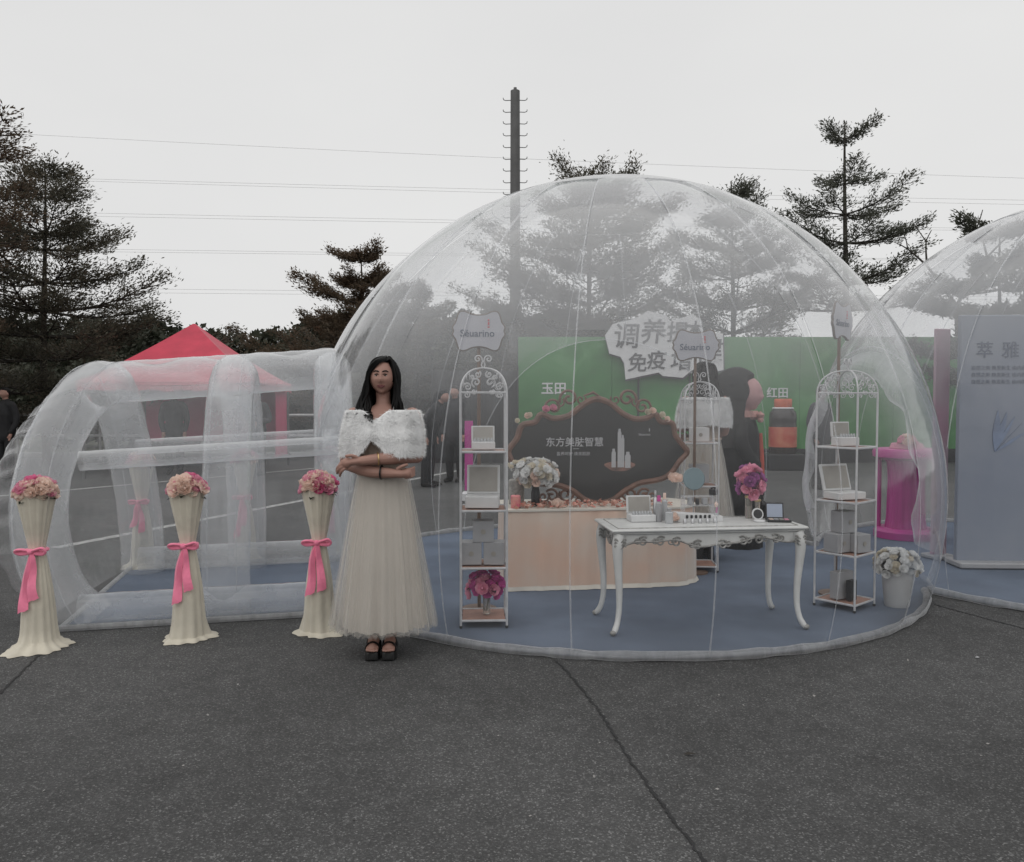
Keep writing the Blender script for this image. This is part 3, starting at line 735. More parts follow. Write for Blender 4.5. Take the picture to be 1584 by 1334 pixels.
MB().lathe([(.27, .34), (.28, .38), (.28, .95), (.27, 1.0), (.285, 1.05), (.27, 1.2), (.2, 1.28)], n=24).build('body', M_COLA, bt)
MB().lathe([(.284, .48), (.286, .5), (.286, .88), (.284, .9)], n=24, cap=False).build('label', M_LABEL, bt)
MB().lathe([(.205, 1.27), (.225, 1.29), (.2, 1.31)], n=20).build('collar', M_WHITE, bt)
MB().lathe([(.165, 1.31), (.18, 1.33), (.18, 1.47), (.165, 1.49)], n=20).build('cap', M_ORANGE, bt)
# dark market awning wall behind the front shelf
aw = thing('dark_canvas_screen', 'dark grey canvas screen standing left of the green hoarding', 'screen', (-.75, 17.4, 0))
M_CANV = mat('dark_canvas', (.035, .036, .038), .85, var=.2, vscale=2)
sheet((-.95, 0, 0), (.85, 0, 0), .1, 2.1, M_CANV, 'canvas', aw, .03)
for x in (-.97, .87): MB().tube([(x, 0, 0), (x, 0, 2.2)], .025, 6).build('post', M_DARK, aw)
M_MAG = mat('magenta_cloth', (.42, .03, .24), .6, var=.12)
bn = thing('magenta_banner', 'narrow magenta roll banner seen through the front shelf', 'banner', (-.62, 11.6, 0))
MB().box((0, 0, .66), (.12, .02, 1.0), bev=.004).build('print', M_MAG, bn, smooth=False); MB().box((0, 0, .07), (.2, .2, .14), bev=.02).build('base', M_WHITE, bn)

# ------------------------------------------------------------------ people
M_SKIN = mat('skin', (.35, .20, .16), .5, var=.05, vscale=12, spec=.3)
M_HAIR = mat('black_hair', (.006, .0055, .0055), .5, var=.2, vscale=40, spec=.18)
M_LIP = mat('lips', (.17, .055, .055), .45, var=0); M_EYE = mat('eye_white', (.30, .28, .27), .3, var=0); M_IRIS = mat('iris', (.012, .009, .008), .2, var=0)
def headfn(d):
    """d: unit direction; face towards -y"""
    x, y, z = d; k = 1.0
    def gs(cx, cz, sx, sz): return math.exp(-((x - cx) / sx) ** 2 - ((z - cz) / sz) ** 2) if y < 0 else 0
    if z < -.1: k *= 1 - .17 * ((-z - .1) / .9) ** 1.0 * (1 - .25 * max(0, -y))
    k += .20 * gs(0, -.15, .13, .13) + .10 * gs(0, .05, .09, .22) - .085 * gs(.34, .08, .19, .12) - .085 * gs(-.34, .08, .19, .12)
    k += .05 * gs(0, -.50, .26, .08) + .13 * gs(0, -.80, .28, .14) - .03 * gs(0, -.64, .2, .05) + .03 * gs(.45, -.15, .2, .2) + .03 * gs(-.45, -.15, .2, .2)
    return k
def head(mb, c, s_=1.0):
    mb.ball(c, (.073 * s_, .090 * s_, .108 * s_), 40, 30, headfn)
    for sg_ in (-1, 1): mb.ball((c[0] + sg_ * .073 * s_, c[1] + .012, c[2] - .005), (.012 * s_, .018 * s_, .03 * s_), 8, 8)
def limb(mb, P, rad, n=12, flat=1.):
    C = catmull(P, 5); rr = []
    m = len(P) - 1
    for i in range(len(C)):
        t = i / 5; k = min(int(t), m - 1); f = t - k; rr.append(rad[k] * (1 - f) + rad[k + 1] * f)
    mb.tube(C, rr, n, True, flat)
    mb.ball(C[0], rr[0], 10, 8); mb.ball(C[-1], rr[-1], 10, 8)
def elli(mb, secs, n=26, cap=True, pw=2.2):
    rs = []
    for (z, rx, ry, cx, cy_) in secs:
        rs.append([(cx + rx * math.copysign(abs(math.cos(a)) ** (2 / pw), math.cos(a)), cy_ + ry * math.copysign(abs(math.sin(a)) ** (2 / pw), math.sin(a)), z) for a in (2 * PI * q / n for q in range(n))])
    return mb.rings(rs, True, cap)
TORSO = [(1.475, .036, .038, 0, .022), (1.43, .043, .044, 0, .02), (1.405, .085, .056, 0, .015), (1.385, .145, .066, 0, .012), (1.35, .178, .085, 0, .008), (1.28, .160, .102, 0, -.004), (1.22, .148, .105, 0, -.006), (1.12, .125, .09, 0, 0), (1.03, .118, .085, 0, 0), (.94, .122, .09, 0, .005), (.86, .13, .10, 0, .01)]
def lady(label, loc, rz):
    root = thing('person', label, 'person', loc, rz)
    mb = MB(); hc = (0, -.005, 1.582)
    head(mb, hc)
    elli(mb, TORSO[::-1])
    limb(mb, [(0, .02, 1.38), (0, .022, 1.46), (0, .018, 1.53)], [.050, .041, .043])
    # her left arm lies over, hand resting on the other arm
    limb(mb, [(.165, .012, 1.362), (.192, .0, 1.25), (.195, -.055, 1.135)], [.050, .043, .038])
    limb(mb, [(.195, -.055, 1.135), (.06, -.165, 1.135), (-.095, -.20, 1.122)], [.038, .036, .025])
    limb(mb, [(-.095, -.20, 1.122), (-.135, -.205, 1.118), (-.17, -.203, 1.112)], [.025, .030, .029], flat=.72)
    for i in range(4):
        z0_ = 1.132 - .015 * i; x0_ = -.172 - .004 * (1.5 - abs(i - 1.5)); ln = (.9, 1.05, 1.0, .8)[i]
        limb(mb, [(x0_, -.204, z0_), (x0_ - .026 * ln, -.203, z0_ - .014), (x0_ - .046 * ln, -.188, z0_ - .032), (x0_ - .055 * ln, -.165, z0_ - .050)], [.0098, .0092, .0085, .0072], 8)
    limb(mb, [(-.118, -.214, 1.142), (-.142, -.226, 1.152), (-.170, -.228, 1.150)], [.011, .0105, .0085], 8)
    # her right arm passes under, hand tucked below the other elbow
    limb(mb, [(-.165, .012, 1.362), (-.200, .0, 1.24), (-.198, -.045, 1.095)], [.050, .043, .038])
    limb(mb, [(-.198, -.045, 1.095), (-.06, -.145, 1.062), (.075, -.165, 1.050)], [.038, .036, .026])
    limb(mb, [(.075, -.165, 1.050), (.11, -.160, 1.048), (.145, -.148, 1.048)], [.026, .032, .030], flat=.8)
    for i in range(4):
        z0_ = 1.068 - .014 * i
        limb(mb, [(.145, -.152, z0_), (.172, -.135, z0_ + .004), (.185, -.108, z0_ + .010)], [.0098, .009, .0075], 8)
    limb(mb, [(.10, -.175, 1.075), (.125, -.178, 1.09), (.15, -.165, 1.098)], [.011, .010, .0085], 8)
    # legs and feet
    for sx in (-.052, .040):
        limb(mb, [(sx * 1.3, .01, .88), (sx * 1.2, .0, .52), (sx * 1.15, .01, .34), (sx, .03, .155)], [.06, .055, .052, .033])
        limb(mb, [(sx, .035, .15), (sx, .0, .128), (sx, -.06, .09), (sx, -.115, .066)], [.034, .036, .034, .026], flat=.75)
        for i in range(5):
            ox = (i - 2) * .0125 * (1 if sx > 0 else -1)
            limb(mb, [(sx + ox, -.115, .066), (sx + ox * 1.08, -.15 + abs(i - 1.2) * .005, .058)], [.011 if i else .012, .0085], 8)
    b = mb.build('body', M_SKIN, root); remesh(b, .0036, 2)
    # face
    def on(x, z, push=0.):
        d = Vector((x, -math.sqrt(max(0, 1 - x * x - z * z)), z)); k_ = headfn(tuple(d)); return Vector((hc[0] + d.x * .073 * k_, hc[1] + d.y * .090 * k_ - push, hc[2] + d.z * .108 * k_))
    for s_ in (-1, 1):
        e = MB().ball(on(.35 * s_, .085, -.004), (.0125, .007, .0042), 12, 8).build('eye', M_EYE, root)
        MB().ball(on(.35 * s_, .085, .002), (.0055, .003, .0045), 10, 6).build('iris', M_IRIS, e)
        MB().tube([on(x * s_, z, .001) for x, z in ((.16, .13), (.26, .165), (.36, .165), (.50, .12))], [.0018, .0026, .0026, .0016], 6).build('eyelashes', M_HAIR, root)
        MB().tube([on(x * s_, z, .001) for x, z in ((.13, .27), (.26, .31), (.42, .32), (.58, .26))], [.003, .0042, .004, .002], 6).build('eyebrow', M_HAIR, root)
    MB().tube([on(x, z, .001) for x, z in ((-.33, -.475), (-.20, -.455), (-.07, -.44), (0, -.45), (.07, -.44), (.20, -.455), (.33, -.475))], [.0012, .0032, .004, .0036, .004, .0032, .0012], 8).build('upper_lip', M_LIP, root)
    MB().tube([on(x, z, .001) for x, z in ((-.31, -.485), (-.16, -.515), (0, -.525), (.16, -.515), (.31, -.485))], [.0012, .004, .0048, .004, .0012], 8).build('lower_lip', M_LIP, root)
    # hair: scalp cap, then long locks on both sides and down the back
    cap_ = MB(); rs = []
    for j in range(13):
        th = PI * (.02 + .60 * j / 12); row = []
        for i in range(36):
            a = 2 * PI * i / 36; x, y, z = math.sin(th) * math.cos(a), math.sin(th) * math.sin(a), math.cos(th)
            row.append((hc[0] + .0815 * x, hc[1] + .012 + .096 * max(y, -.62 - .5 * max(0, z - .55)) if z < .92 else hc[1] + .012 + .096 * y, hc[2] + .012 + .106 * z))
        rs.append(row)
    F_ = []
    for j in range(12):
        for i in range(36):
            a = 2 * PI * (i + .5) / 36; front = math.sin(a) < -.35 and abs(math.cos(a) + .10) < .80
            if front and j > 4: continue
            q = (i + 1) % 36; F_.append((j * 36 + i, j * 36 + q, (j + 1) * 36 + q, (j + 1) * 36 + i))
    hair = MB().add([p for r_ in rs for p in r_], F_)
    hr_ = random.Random(5)
    part = .028
    for q in range(300):
        sgn = -1 if q % 2 else 1; f = hr_.random() ** .8       # f: 0 at the parting front .. 1 at the back
        y0_ = -.062 + .15 * f; top_ = Vector((part + sgn * .004, y0_, hc[2] + .012 + .106 * math.sqrt(max(.02, 1 - ((y0_ - .012 + .005) / .1) ** 2)) + .002))
        w_ = hr_.uniform(.9, 1.08)
        side = Vector((sgn * (.073 + .012 * hr_.random()) * w_, -.055 + .135 * f + hr_.uniform(-.008, .008), hc[2] + hr_.uniform(.0, .03)))
        bro = Vector((sgn * .052, y0_ * .9, hc[2] + .098))
        if sgn < 0 and f < .38:
            bro = Vector((-.024 + hr_.uniform(-.012, .012), -.083 + .03 * f, hc[2] + .083 + hr_.uniform(-.006, .008))); side = Vector((-.070 - .008 * hr_.random(), -.066 + .05 * f, hc[2] + .015 + hr_.uniform(-.01, .02)))
        if sgn < 0:
            jaw = Vector((-.074 - .034 * hr_.random(), -.060 + .135 * f, 1.50)); sh = Vector((-.06 - .085 * hr_.random(), -.078 + .16 * f, 1.41))
            L = hr_.random()
            end = Vector((-.045 - .11 * hr_.random(), -.135 + .20 * f, 1.385 - .03 * hr_.random())) if L < .7 else Vector((-.055 + hr_.uniform(-.025, .02), -.145, 1.335 + hr_.uniform(-.015, .03)))
        else:
            jaw = Vector((.070 + .020 * hr_.random(), -.050 + .125 * f, 1.50)); sh = Vector((.058 + .045 * hr_.random(), -.055 + .14 * f, 1.43)); end = Vector((.052 + .065 * hr_.random(), -.06 + .16 * f, 1.398 + hr_.uniform(-.012, .012)))
        hair.tube(catmull([top_, bro, side, jaw, sh, end], 4), [.005, .006, .0065, .0068, .007, .0072, .0072, .0072, .0075, .0075, .0078, .0078, .0078, .0075, .007, .0065, .006, .005, .004, .003, .001], 5)
    for q in range(60):
        a = R(20 + 140 * q / 59); hair.tube(catmull([(.07 * math.cos(a), .085 * math.sin(a) , hc[2] + .03), (.085 * math.cos(a), .10 * math.sin(a), 1.50), (.11 * math.cos(a), .10 * math.sin(a) + .01, 1.40), (.11 * math.cos(a), .11, 1.33)], 4), [.010] * 10 + [.008, .005, .002], 5)
    hair.build('hair', M_HAIR, root)
    # bodice, skirt layers
    M_BOD = mat('nude_bodice', (.52, .43, .36), .7, var=.12, vscale=60)
    bod = MB(); elli(bod, [(z, rx + .006, ry + .007, cx, cy_) for z, rx, ry, cx, cy_ in TORSO if z < 1.33][::-1], 40, False); bod.build('bodice', M_BOD, root)
    M_SKIRT = mat('ivory_lining', (.54, .495, .445), .75, var=.04, vscale=3)
    def skirt(name, m, rb, rw, zt, zb, pl_, amp, ph, ragged, n=200):
        rs = []; rr = random.Random(ph)
        jag = [rr.uniform(-1, 1) for _ in range(n)]
        for j in range(27):
            t = j / 26; row = []
            for i in range(n):
                a = 2 * PI * i / n; z = zt + (zb - zt) * t
                pr = t ** .88
                am = amp * (.15 + .85 * t)
                w_ = 1 + am * (math.sin(pl_ * a + ph + .8 * math.sin(3 * a)) * .6 + .4 * math.sin(pl_ * 1.7 * a + 2 * ph + t)) + .02 * math.sin(3 * a + ph) * t
                if j == 26: z += ragged * jag[i]
                row.append(((rw[0] + (rb[0] - rw[0]) * pr) * w_ * math.cos(a), (rw[1] + (rb[1] - rw[1]) * pr) * w_ * math.sin(a) - .005, z))
            rs.append(row)
        return MB().rings(rs, True, False).build(name, m, root)
    M_TULLE = film('tulle', .23, 0., .0, 6., blotch=.12); 
    for n_ in M_TULLE.node_tree.nodes:
        if n_.type in ('BSDF_DIFFUSE', 'BSDF_TRANSLUCENT'): n_.inputs[0].default_value = (.78, .75, .70, 1)
        if n_.type == 'MATH' and n_.operation == 'MULTIPLY_ADD' and abs(n_.inputs[2].default_value - .02) < 1e-4: n_.inputs[2].default_value = 0
    skirt('skirt_lining', M_SKIRT, (.228, .19), (.128, .10), 1.035, .165, 13, .13, 1, .004)
    skirt('tulle_layer', M_TULLE, (.262, .22), (.134, .106), 1.04, .15, 19, .085, 2, .012)
    skirt('tulle_layer', M_TULLE, (.295, .245), (.140, .112), 1.045, .165, 23, .075, 3, .014)
    MB().tube([(.142 * math.cos(a), .114 * math.sin(a) - .003, 1.04) for a in (2 * PI * q / 40 for q in range(40))], .012, 8, False, 1, True).build('waistband', M_BOD, root)
    # fur stole
    M_FUR = mat('white_fur', (.88, .88, .88), .85, var=.04, vscale=9, sheen=.3)
    NU, NV = 96, 14; S = np.zeros((NV + 1, NU + 1, 3))
    for i in range(NU + 1):
        a = 2 * PI * (i / NU) ; ft = math.cos(a - 1.5 * PI)      # 1 at the front centre (-y)
        fr = max(0, ft); xs = math.cos(a)
        dip = math.exp(-((xs + .12) / .17) ** 2) if ft > 0 else 0
        zt = 1.398 - .060 * dip; zb = 1.140 + .092 * (math.exp(-((xs + .12) / .18) ** 2) if ft > 0 else .25 * (1 - abs(xs)))
        for j in range(NV + 1):
            t = j / NV; z = zt + (zb - zt) * t; bul = .013 * math.sin(PI * t) + .004 * math.sin(7 * a + 3 * t)
            rx = .196 + .030 * t + bul; ry = .118 + .062 * t ** .8 + bul
            S[j, i] = (rx * math.copysign(abs(math.cos(a)) ** .80, math.cos(a)), ry * math.copysign(abs(math.sin(a)) ** .85, math.sin(a)) - .012 * t, z)
    st = MB().rings([[tuple(p) for p in S[j]] for j in range(NV + 1)], False, False)
    fs = st.build('fur_stole', M_FUR, root)
    n = 30000; ii = rng.integers(0, NU, n); jj = rng.integers(0, NV, n); fu = rng.random((n, 1)); fv = rng.random((n, 1))
    p00, p10, p01, p11 = S[jj, ii], S[jj, ii + 1], S[jj + 1, ii], S[jj + 1, ii + 1]
    P = (p00 * (1 - fu) + p10 * fu) * (1 - fv) + (p01 * (1 - fu) + p11 * fu) * fv
    nn = np.cross(p10 - p00, p01 - p00); nn /= np.linalg.norm(nn, axis=1)[:, None] + 1e-9; out = P * np.array([1, 1, 0]); sg_ = np.sign((nn * out).sum(1))[:, None]; nn *= sg_
    clump = np.sin(P * 70).sum(1)[:, None] * .25
    d = nn * .8 + np.array([0, 0, -.55]) + rng.normal(size=(n, 3)) * .38 + clump * np.roll(nn, 1, axis=1); d /= np.linalg.norm(d, axis=1)[:, None]
    sd_ = np.cross(d, nn); sd_ /= np.linalg.norm(sd_, axis=1)[:, None] + 1e-9; ln = rng.uniform(.012, .030, (n, 1))
    V = np.stack([P - sd_ * .0013, P + sd_ * .0013, P + d * ln + np.array([0, 0, -.003])], 1).reshape(-1, 3)
    f = arrmesh('fur', V, np.arange(3 * n).reshape(-1, 3), M_FUR, fs); f['kind'] = 'stuff'
    # jewellery and shoes
    M_GOLD = mat('gold', (.6, .42, .2), .3, .9, var=0); M_BLK = mat('black_leather', (.012, .012, .012), .45, var=.1)
    def band(c, ax, r_, w_, m, name):
        q = Vector(ax).normalized(); u = q.orthogonal().normalized(); v = q.cross(u)
        MB().tube([Vector(c) + (u * math.cos(a) + v * math.sin(a)) * r_ for a in (2 * PI * i / 20 for i in range(20))], w_, 6, False, 1, True).build(name, m, root)
    band((-.005, -.186, 1.131), (1, .25, .06), .034, .004, M_GOLD, 'bracelet'); band((.01, -.163, 1.056), (1, -.12, -.05), .036, .005, M_BLK, 'bracelet')
    for sx in (-.052, .040):
        shoe = MB(); rs = []
        for y_, w_, zt_, zb_ in ((-.162, .018, .048, .012), (-.150, .034, .050, .003), (-.11, .042, .052, .0), (-.06, .037, .066, .004), (-.03, .030, .082, .030), (.02, .028, .105, .060), (.055, .026, .112, .0), (.07, .016, .112, .0)):
            rs.append([(sx - w_, y_, zb_), (sx + w_, y_, zb_), (sx + w_, y_, zt_ - .006), (sx + w_ * .8, y_, zt_), (sx - w_ * .8, y_, zt_), (sx - w_, y_, zt_ - .006)])
        s0 = shoe.rings(rs).build('shoe', M_BLK, root)
        for y_, w_, zt_, wd in ((-.112, .041, .094, .016), (-.055, .041, .126, .012)):
            MB().tube([(sx + w_ * math.cos(a), y_ + .01 * math.sin(a), .055 + (zt_ - .055) * math.sin(a)) for a in (PI * i / 10 for i in range(11))], wd, 6, True, .35).build('strap', M_BLK, s0)
        MB().tube([(sx + .037 * math.cos(a), .030 + .037 * math.sin(a), .150) for a in (2 * PI * i / 18 for i in range(18))], .006, 6, False, 1, True).build('ankle_strap', M_BLK, s0)
    return root
woman = lady('woman in white fur stole and ivory tulle skirt standing with folded arms outside', (-.735, 4.60, 0), R(2))
w2 = dup(woman, (1.74, 7.32, .012), PI + R(6), 'woman in white fur stole inside the dome, turned towards the green hoarding', 1.05)

def passer(label, loc, rz, h, coat, trs, stoop=0., arms=0., group=None, name='person', hair_c=None):
    """clothed bystander: one body, with coat, trousers, shoes and hair on it"""
    root = thing(name, label, 'person', loc, rz, group); k_ = h / 1.72
    def W(p):
        x, y, z = p
        if stoop and z > .92:
            c_, s_ = math.cos(stoop), math.sin(stoop); dz = z - .92; y, z = y * c_ - dz * s_, .92 + dz * c_ + y * s_
        return (x * k_, y * k_, z * k_)
    def LM(mb, P, rad, **kw): limb(mb, [W(p) for p in P], [r_ * k_ for r_ in rad], **kw)
    mb = MB(); h0 = W((0, -.01, 1.60)); head(mb, h0, k_); LM(mb, [(0, .02, 1.36), (0, .01, 1.45), (0, 0, 1.54)], [.06, .052, .05])
    for s_ in (-1, 1):
        hx, hy, hz = s_ * (.20 - .14 * arms), -.06 - .22 * arms, .80 + .32 * arms
        LM(mb, [(s_ * .17, .01, 1.36), (s_ * .235, .03, 1.10), (hx, hy, hz + .06)], [.045, .04, .025]); LM(mb, [(hx, hy, hz + .05), (hx, hy - .02, hz)], [.026, .032])
        for q in range(4): LM(mb, [(hx + (q - 1.5) * .015, hy - .02, hz - .01), (hx + (q - 1.5) * .015, hy - .04, hz - .075)], [.009, .007], n=6)
        LM(mb, [(hx - s_ * .025, hy - .02, hz + .02), (hx - s_ * .045, hy - .045, hz - .025)], [.011, .008], n=6)
        LM(mb, [(s_ * .09, 0, .9), (s_ * .10, -.01, .48), (s_ * .10, .02, .09)], [.085, .058, .04]); LM(mb, [(s_ * .10, .03, .06), (s_ * .11, -.14, .045)], [.04, .035])
    LM(mb, [(0, .01, .92), (0, 0, 1.15), (0, .01, 1.31)], [.13, .12, .10])
    remesh(mb.build('body', M_SKIN, root), .011, 3)
    mc_ = mat('coat_%s' % '_'.join('%02d' % int(c * 99) for c in coat), coat, .8, var=.2, vscale=9, bump=.3, bscale=14); mt_ = mat('trousers_%s' % '_'.join('%02d' % int(c * 99) for c in trs), trs, .85, var=.15)
    cb = MB(); LM(cb, [(0, .01, .80), (0, .01, .98), (0, 0, 1.2), (0, .01, 1.36), (0, .015, 1.45)], [.165, .16, .168, .135, .075])
    for s_ in (-1, 1):
        hx, hy, hz = s_ * (.20 - .14 * arms), -.06 - .22 * arms, .80 + .32 * arms
        LM(cb, [(s_ * .10, .01, 1.39), (s_ * .18, .01, 1.36), (s_ * .24, .03, 1.10), (hx, hy, hz + .08)], [.075, .068, .058, .045])
    remesh(cb.build('coat', mc_, root), .014, 3)
    for s_ in (-1, 1):
        tb = MB(); LM(tb, [(s_ * .08, .01, .92), (s_ * .10, -.01, .48), (s_ * .10, .02, .09)], [.105, .078, .062]); tb.build('trouser_leg', mt_, root)
        sb = MB(); LM(sb, [(s_ * .10, .04, .05), (s_ * .105, -.06, .05), (s_ * .11, -.17, .035)], [.048, .046, .036]); sb.build('shoe', M_HAIR, root)
    hb = MB().ball((h0[0], h0[1] + .014 * k_, h0[2] + .02 * k_), (.083 * k_, .098 * k_, .108 * k_), 16, 12, lambda d: .80 if (d[1] < -.25 and d[2] < .45) or d[2] < -.62 else 1.0); hb.build('hair', M_HAIR, root)
    return root
passer('person in black jacket stooping behind the front shelf', (-1.42, 13.6, 0), R(70), 1.70, (.018, .018, .02), (.02, .02, .022), .45)
passer('person in dark coat standing in front of the dark canvas screen', (-1.02, 14.4, 0), R(-20), 1.72, (.025, .025, .028), (.015, .015, .016))
passer('person in charcoal jacket under the gazebo near its outer leg', (-6.65, 15.9, 0), R(20), 1.70, (.04, .042, .045), (.03, .03, .033))
passer('person in grey jacket under the gazebo holding something', (-4.95, 15.7, 0), R(-15), 1.68, (.05, .05, .055), (.03, .03, .033), 0, .7)
passer('person in black standing off the tunnel\'s outer end', (-9.4, 15.0, 0), R(-20), 1.70, (.014, .014, .015), (.015, .015, .016))
passer('person in dark clothes beyond the arch between the domes', (5.05, 13.2, 0), R(30), 1.68, (.03, .032, .04), (.02, .02, .022))
# bulky costumed figure in black, in profile
cf = thing('costumed_person', 'bulky figure in long black robe, rounded black headdress and pink collar', 'person', (2.25, 7.95, .012), R(74))
mb = MB(); mb.ball((0, -.05, 1.50), (.15, .155, .18), 30, 24, headfn); limb(mb, [(0, .02, 1.0), (0, .02, 1.25), (0, 0, 1.4)], [.11, .11, .08])
for s_ in (-1, 1): limb(mb, [(s_ * .07, 0, .55), (s_ * .08, 0, .08)], [.07, .05])
M_PSK = mat('pale_pink_mask', (.52, .30, .30), .6, var=.04); remesh(mb.build('body', M_PSK, cf), .012, 3)
M_ROBE = mat('black_robe', (.016, .016, .017), .8, var=.2, bump=.3, bscale=12)
MB().lathe([(.215, .0), (.21, .2), (.195, .6), (.18, .95), (.175, 1.12), (.15, 1.22), (.12, 1.30), (.09, 1.34)], n=60, wob=lambda a, z: 1 + .03 * math.sin(11 * a) * (1.3 - z)).build('robe', M_ROBE, cf)
for s_ in (-1, 1):
    ab_ = MB(); limb(ab_, [(s_ * .13, .0, 1.22), (s_ * .2, -.02, 1.0), (s_ * .16, -.14, .82)], [.07, .065, .06]); ab_.build('sleeve', M_ROBE, cf)
hb = MB().ball((0, .045, 1.535), (.215, .225, .235), 36, 26, lambda d: (1 + .025 * math.sin(9 * d[0]) * math.sin(7 * d[2])) * (1 - .33 * min(1, max(0, (-.38 - d[1]) / .2)) * min(1, max(0, (.86 - abs(d[0])) / .25)) * min(1, max(0, (.66 - d[2]) / .25)))); hb.build('headdress', M_ROBE, cf)
rs = []
for z, rx, ry in ((1.60, .205, .20), (1.48, .205, .19), (1.36, .19, .17), (1.24, .205, .165), (1.10, .215, .17), (.98, .20, .165)):
    rs.append([(rx * math.cos(a) * (1 + .03 * math.sin(9 * a)), .045 + ry * math.sin(a) * (1 + .03 * math.sin(9 * a)), z) for a in (R(-28) + R(236) * q / 30 for q in range(31))])
MB().rings(rs, False, False).build('veil', M_ROBE, cf)
MB().lathe([(.09, 1.25), (.125, 1.28), (.10, 1.34)], (0, -.055, 0), n=24, wob=lambda a, z: 1 + .12 * math.sin(9 * a)).build('collar', mat('salmon_cloth', (.55, .30, .27), .7), cf)
for s_ in (-1, 1): MB().ball((s_ * .06, -.185, 1.285), (.065, .035, .055), 14, 10, lambda d: 1 + .2 * math.sin(6 * d[2])).build('bow', MATS['salmon_cloth'], cf)
MB().tube([(.0, -.185, 1.12), (.02, -.20, .9), (.0, -.215, .6)], [.02, .024, .02], 8, True, .4).build('sash', mat('coral_sash', (.55, .10, .07), .7), cf)
# pale handrail far behind
M_RAIL = mat('rail_paint', (.5, .5, .5), .5, var=.1)
rl = thing('handrail', 'pale tubular handrail running along the kerb behind the gazebo', 'railing', (0, 19.6, 0))
for z in (1.10, .60): MB().tube([(-14 + 2 * i, 0, z) for i in range(8)], .03, 8).build('rail', M_RAIL, rl)
for i in range(8): MB().tube([(-14 + 2 * i, 0, 0), (-14 + 2 * i, 0, 1.1)], .028, 8).build('post', M_RAIL, rl)

# ------------------------------------------------------------------ flowers
def petalmat(name, c, d=.82): return leafmat(name, [tuple(x * d for x in c), c], 25., .42)
M_PK1 = petalmat('rose_pink', (.90, .42, .56)); M_PK2 = petalmat('rose_hot_pink', (.86, .22, .42)); M_PEA = petalmat('rose_peach', (.93, .76, .67), .93); M_CRM = petalmat('flower_cream', (.80, .74, .62), .9)
M_WHT = petalmat('flower_white', (.88, .88, .87), .93); M_PUR = petalmat('flower_purple', (.46, .15, .40)); M_MGF = petalmat('flower_magenta', (.66, .12, .40))
M_LEAF = mat('florist_leaf', (.018, .028, .016), .5, var=.3, vscale=20); M_STEM = mat('stem', (.05, .075, .03), .6)
def petal(mb, c, ax, out, w, h, cup, n=4):
    """curved petal from c along out/ax"""
    side = ax.cross(out).normalized(); rs = []
    for j in range(n + 1):
        t = j / n; wid = w * math.sin(PI * (.16 + .74 * t)) ; row = []
        for i in range(4):
            s_ = (i / 3 - .5) * 2
            row.append(c + ax * h * (t - .25 * t * t * (1 if cup < .5 else .2)) + out * (cup * h * math.sin(t * PI * .55) - .18 * w * s_ * s_ * t + (.12 * h * max(0, t - .7) / .3)) + side * wid * s_)
        rs.append(row)
    mb.rings(rs, False, False)
def rose_mesh(m, seed, open_=1.):
    rr = random.Random(seed); mb = MB(); z = Vector((0, 0, 1))
    for ring_, (k_, h, w_, cup) in enumerate(((3, .9, .35, .12), (4, .95, .5, .35), (5, .9, .62, .62), (6, .72, .7, .95))):
        for q in range(k_):
            a = 2 * PI * q / k_ + ring_ * .7 + rr.uniform(-.15, .15); o = Vector((math.cos(a), math.sin(a), 0))
            petal(mb, o * .10 * ring_ + Vector((0, 0, -.35)), (z + Vector((rr.uniform(-.1, .1), rr.uniform(-.1, .1), 0))).normalized(), o, w_, h * rr.uniform(.9, 1.1), cup * open_)
    mb.ball((0, 0, .1), (.22, .22, .4), 7, 6)
    return mb.mesh('rose', m)
ROSES = {k_: [rose_mesh(m, i) for i in range(3)] for k_, m in dict(p=M_PK1, h=M_PK2, e=M_PEA, c=M_CRM, w=M_WHT, u=M_PUR, m=M_MGF).items()}
def put(me, name, parent, loc, dirv, s_):
    o = bpy.data.objects.new(name, me); COL.objects.link(o); o.parent = parent; o.location = loc; o.scale = (s_,) * 3
    o.rotation_euler = Vector(dirv).to_track_quat('Z', 'Y').to_euler(); return o
lf = MB()
for q in (-1, 1): lf.add([(0, 0, 0), (.28 * q, .35, .06), (.2 * q, .8, .03), (0, 1.05, -.08), (0, .5, .0)], [(0, 1, 2, 3, 4)] if q > 0 else [(4, 3, 2, 1, 0)])
LEAF_ME = lf.mesh('leaf', M_LEAF)
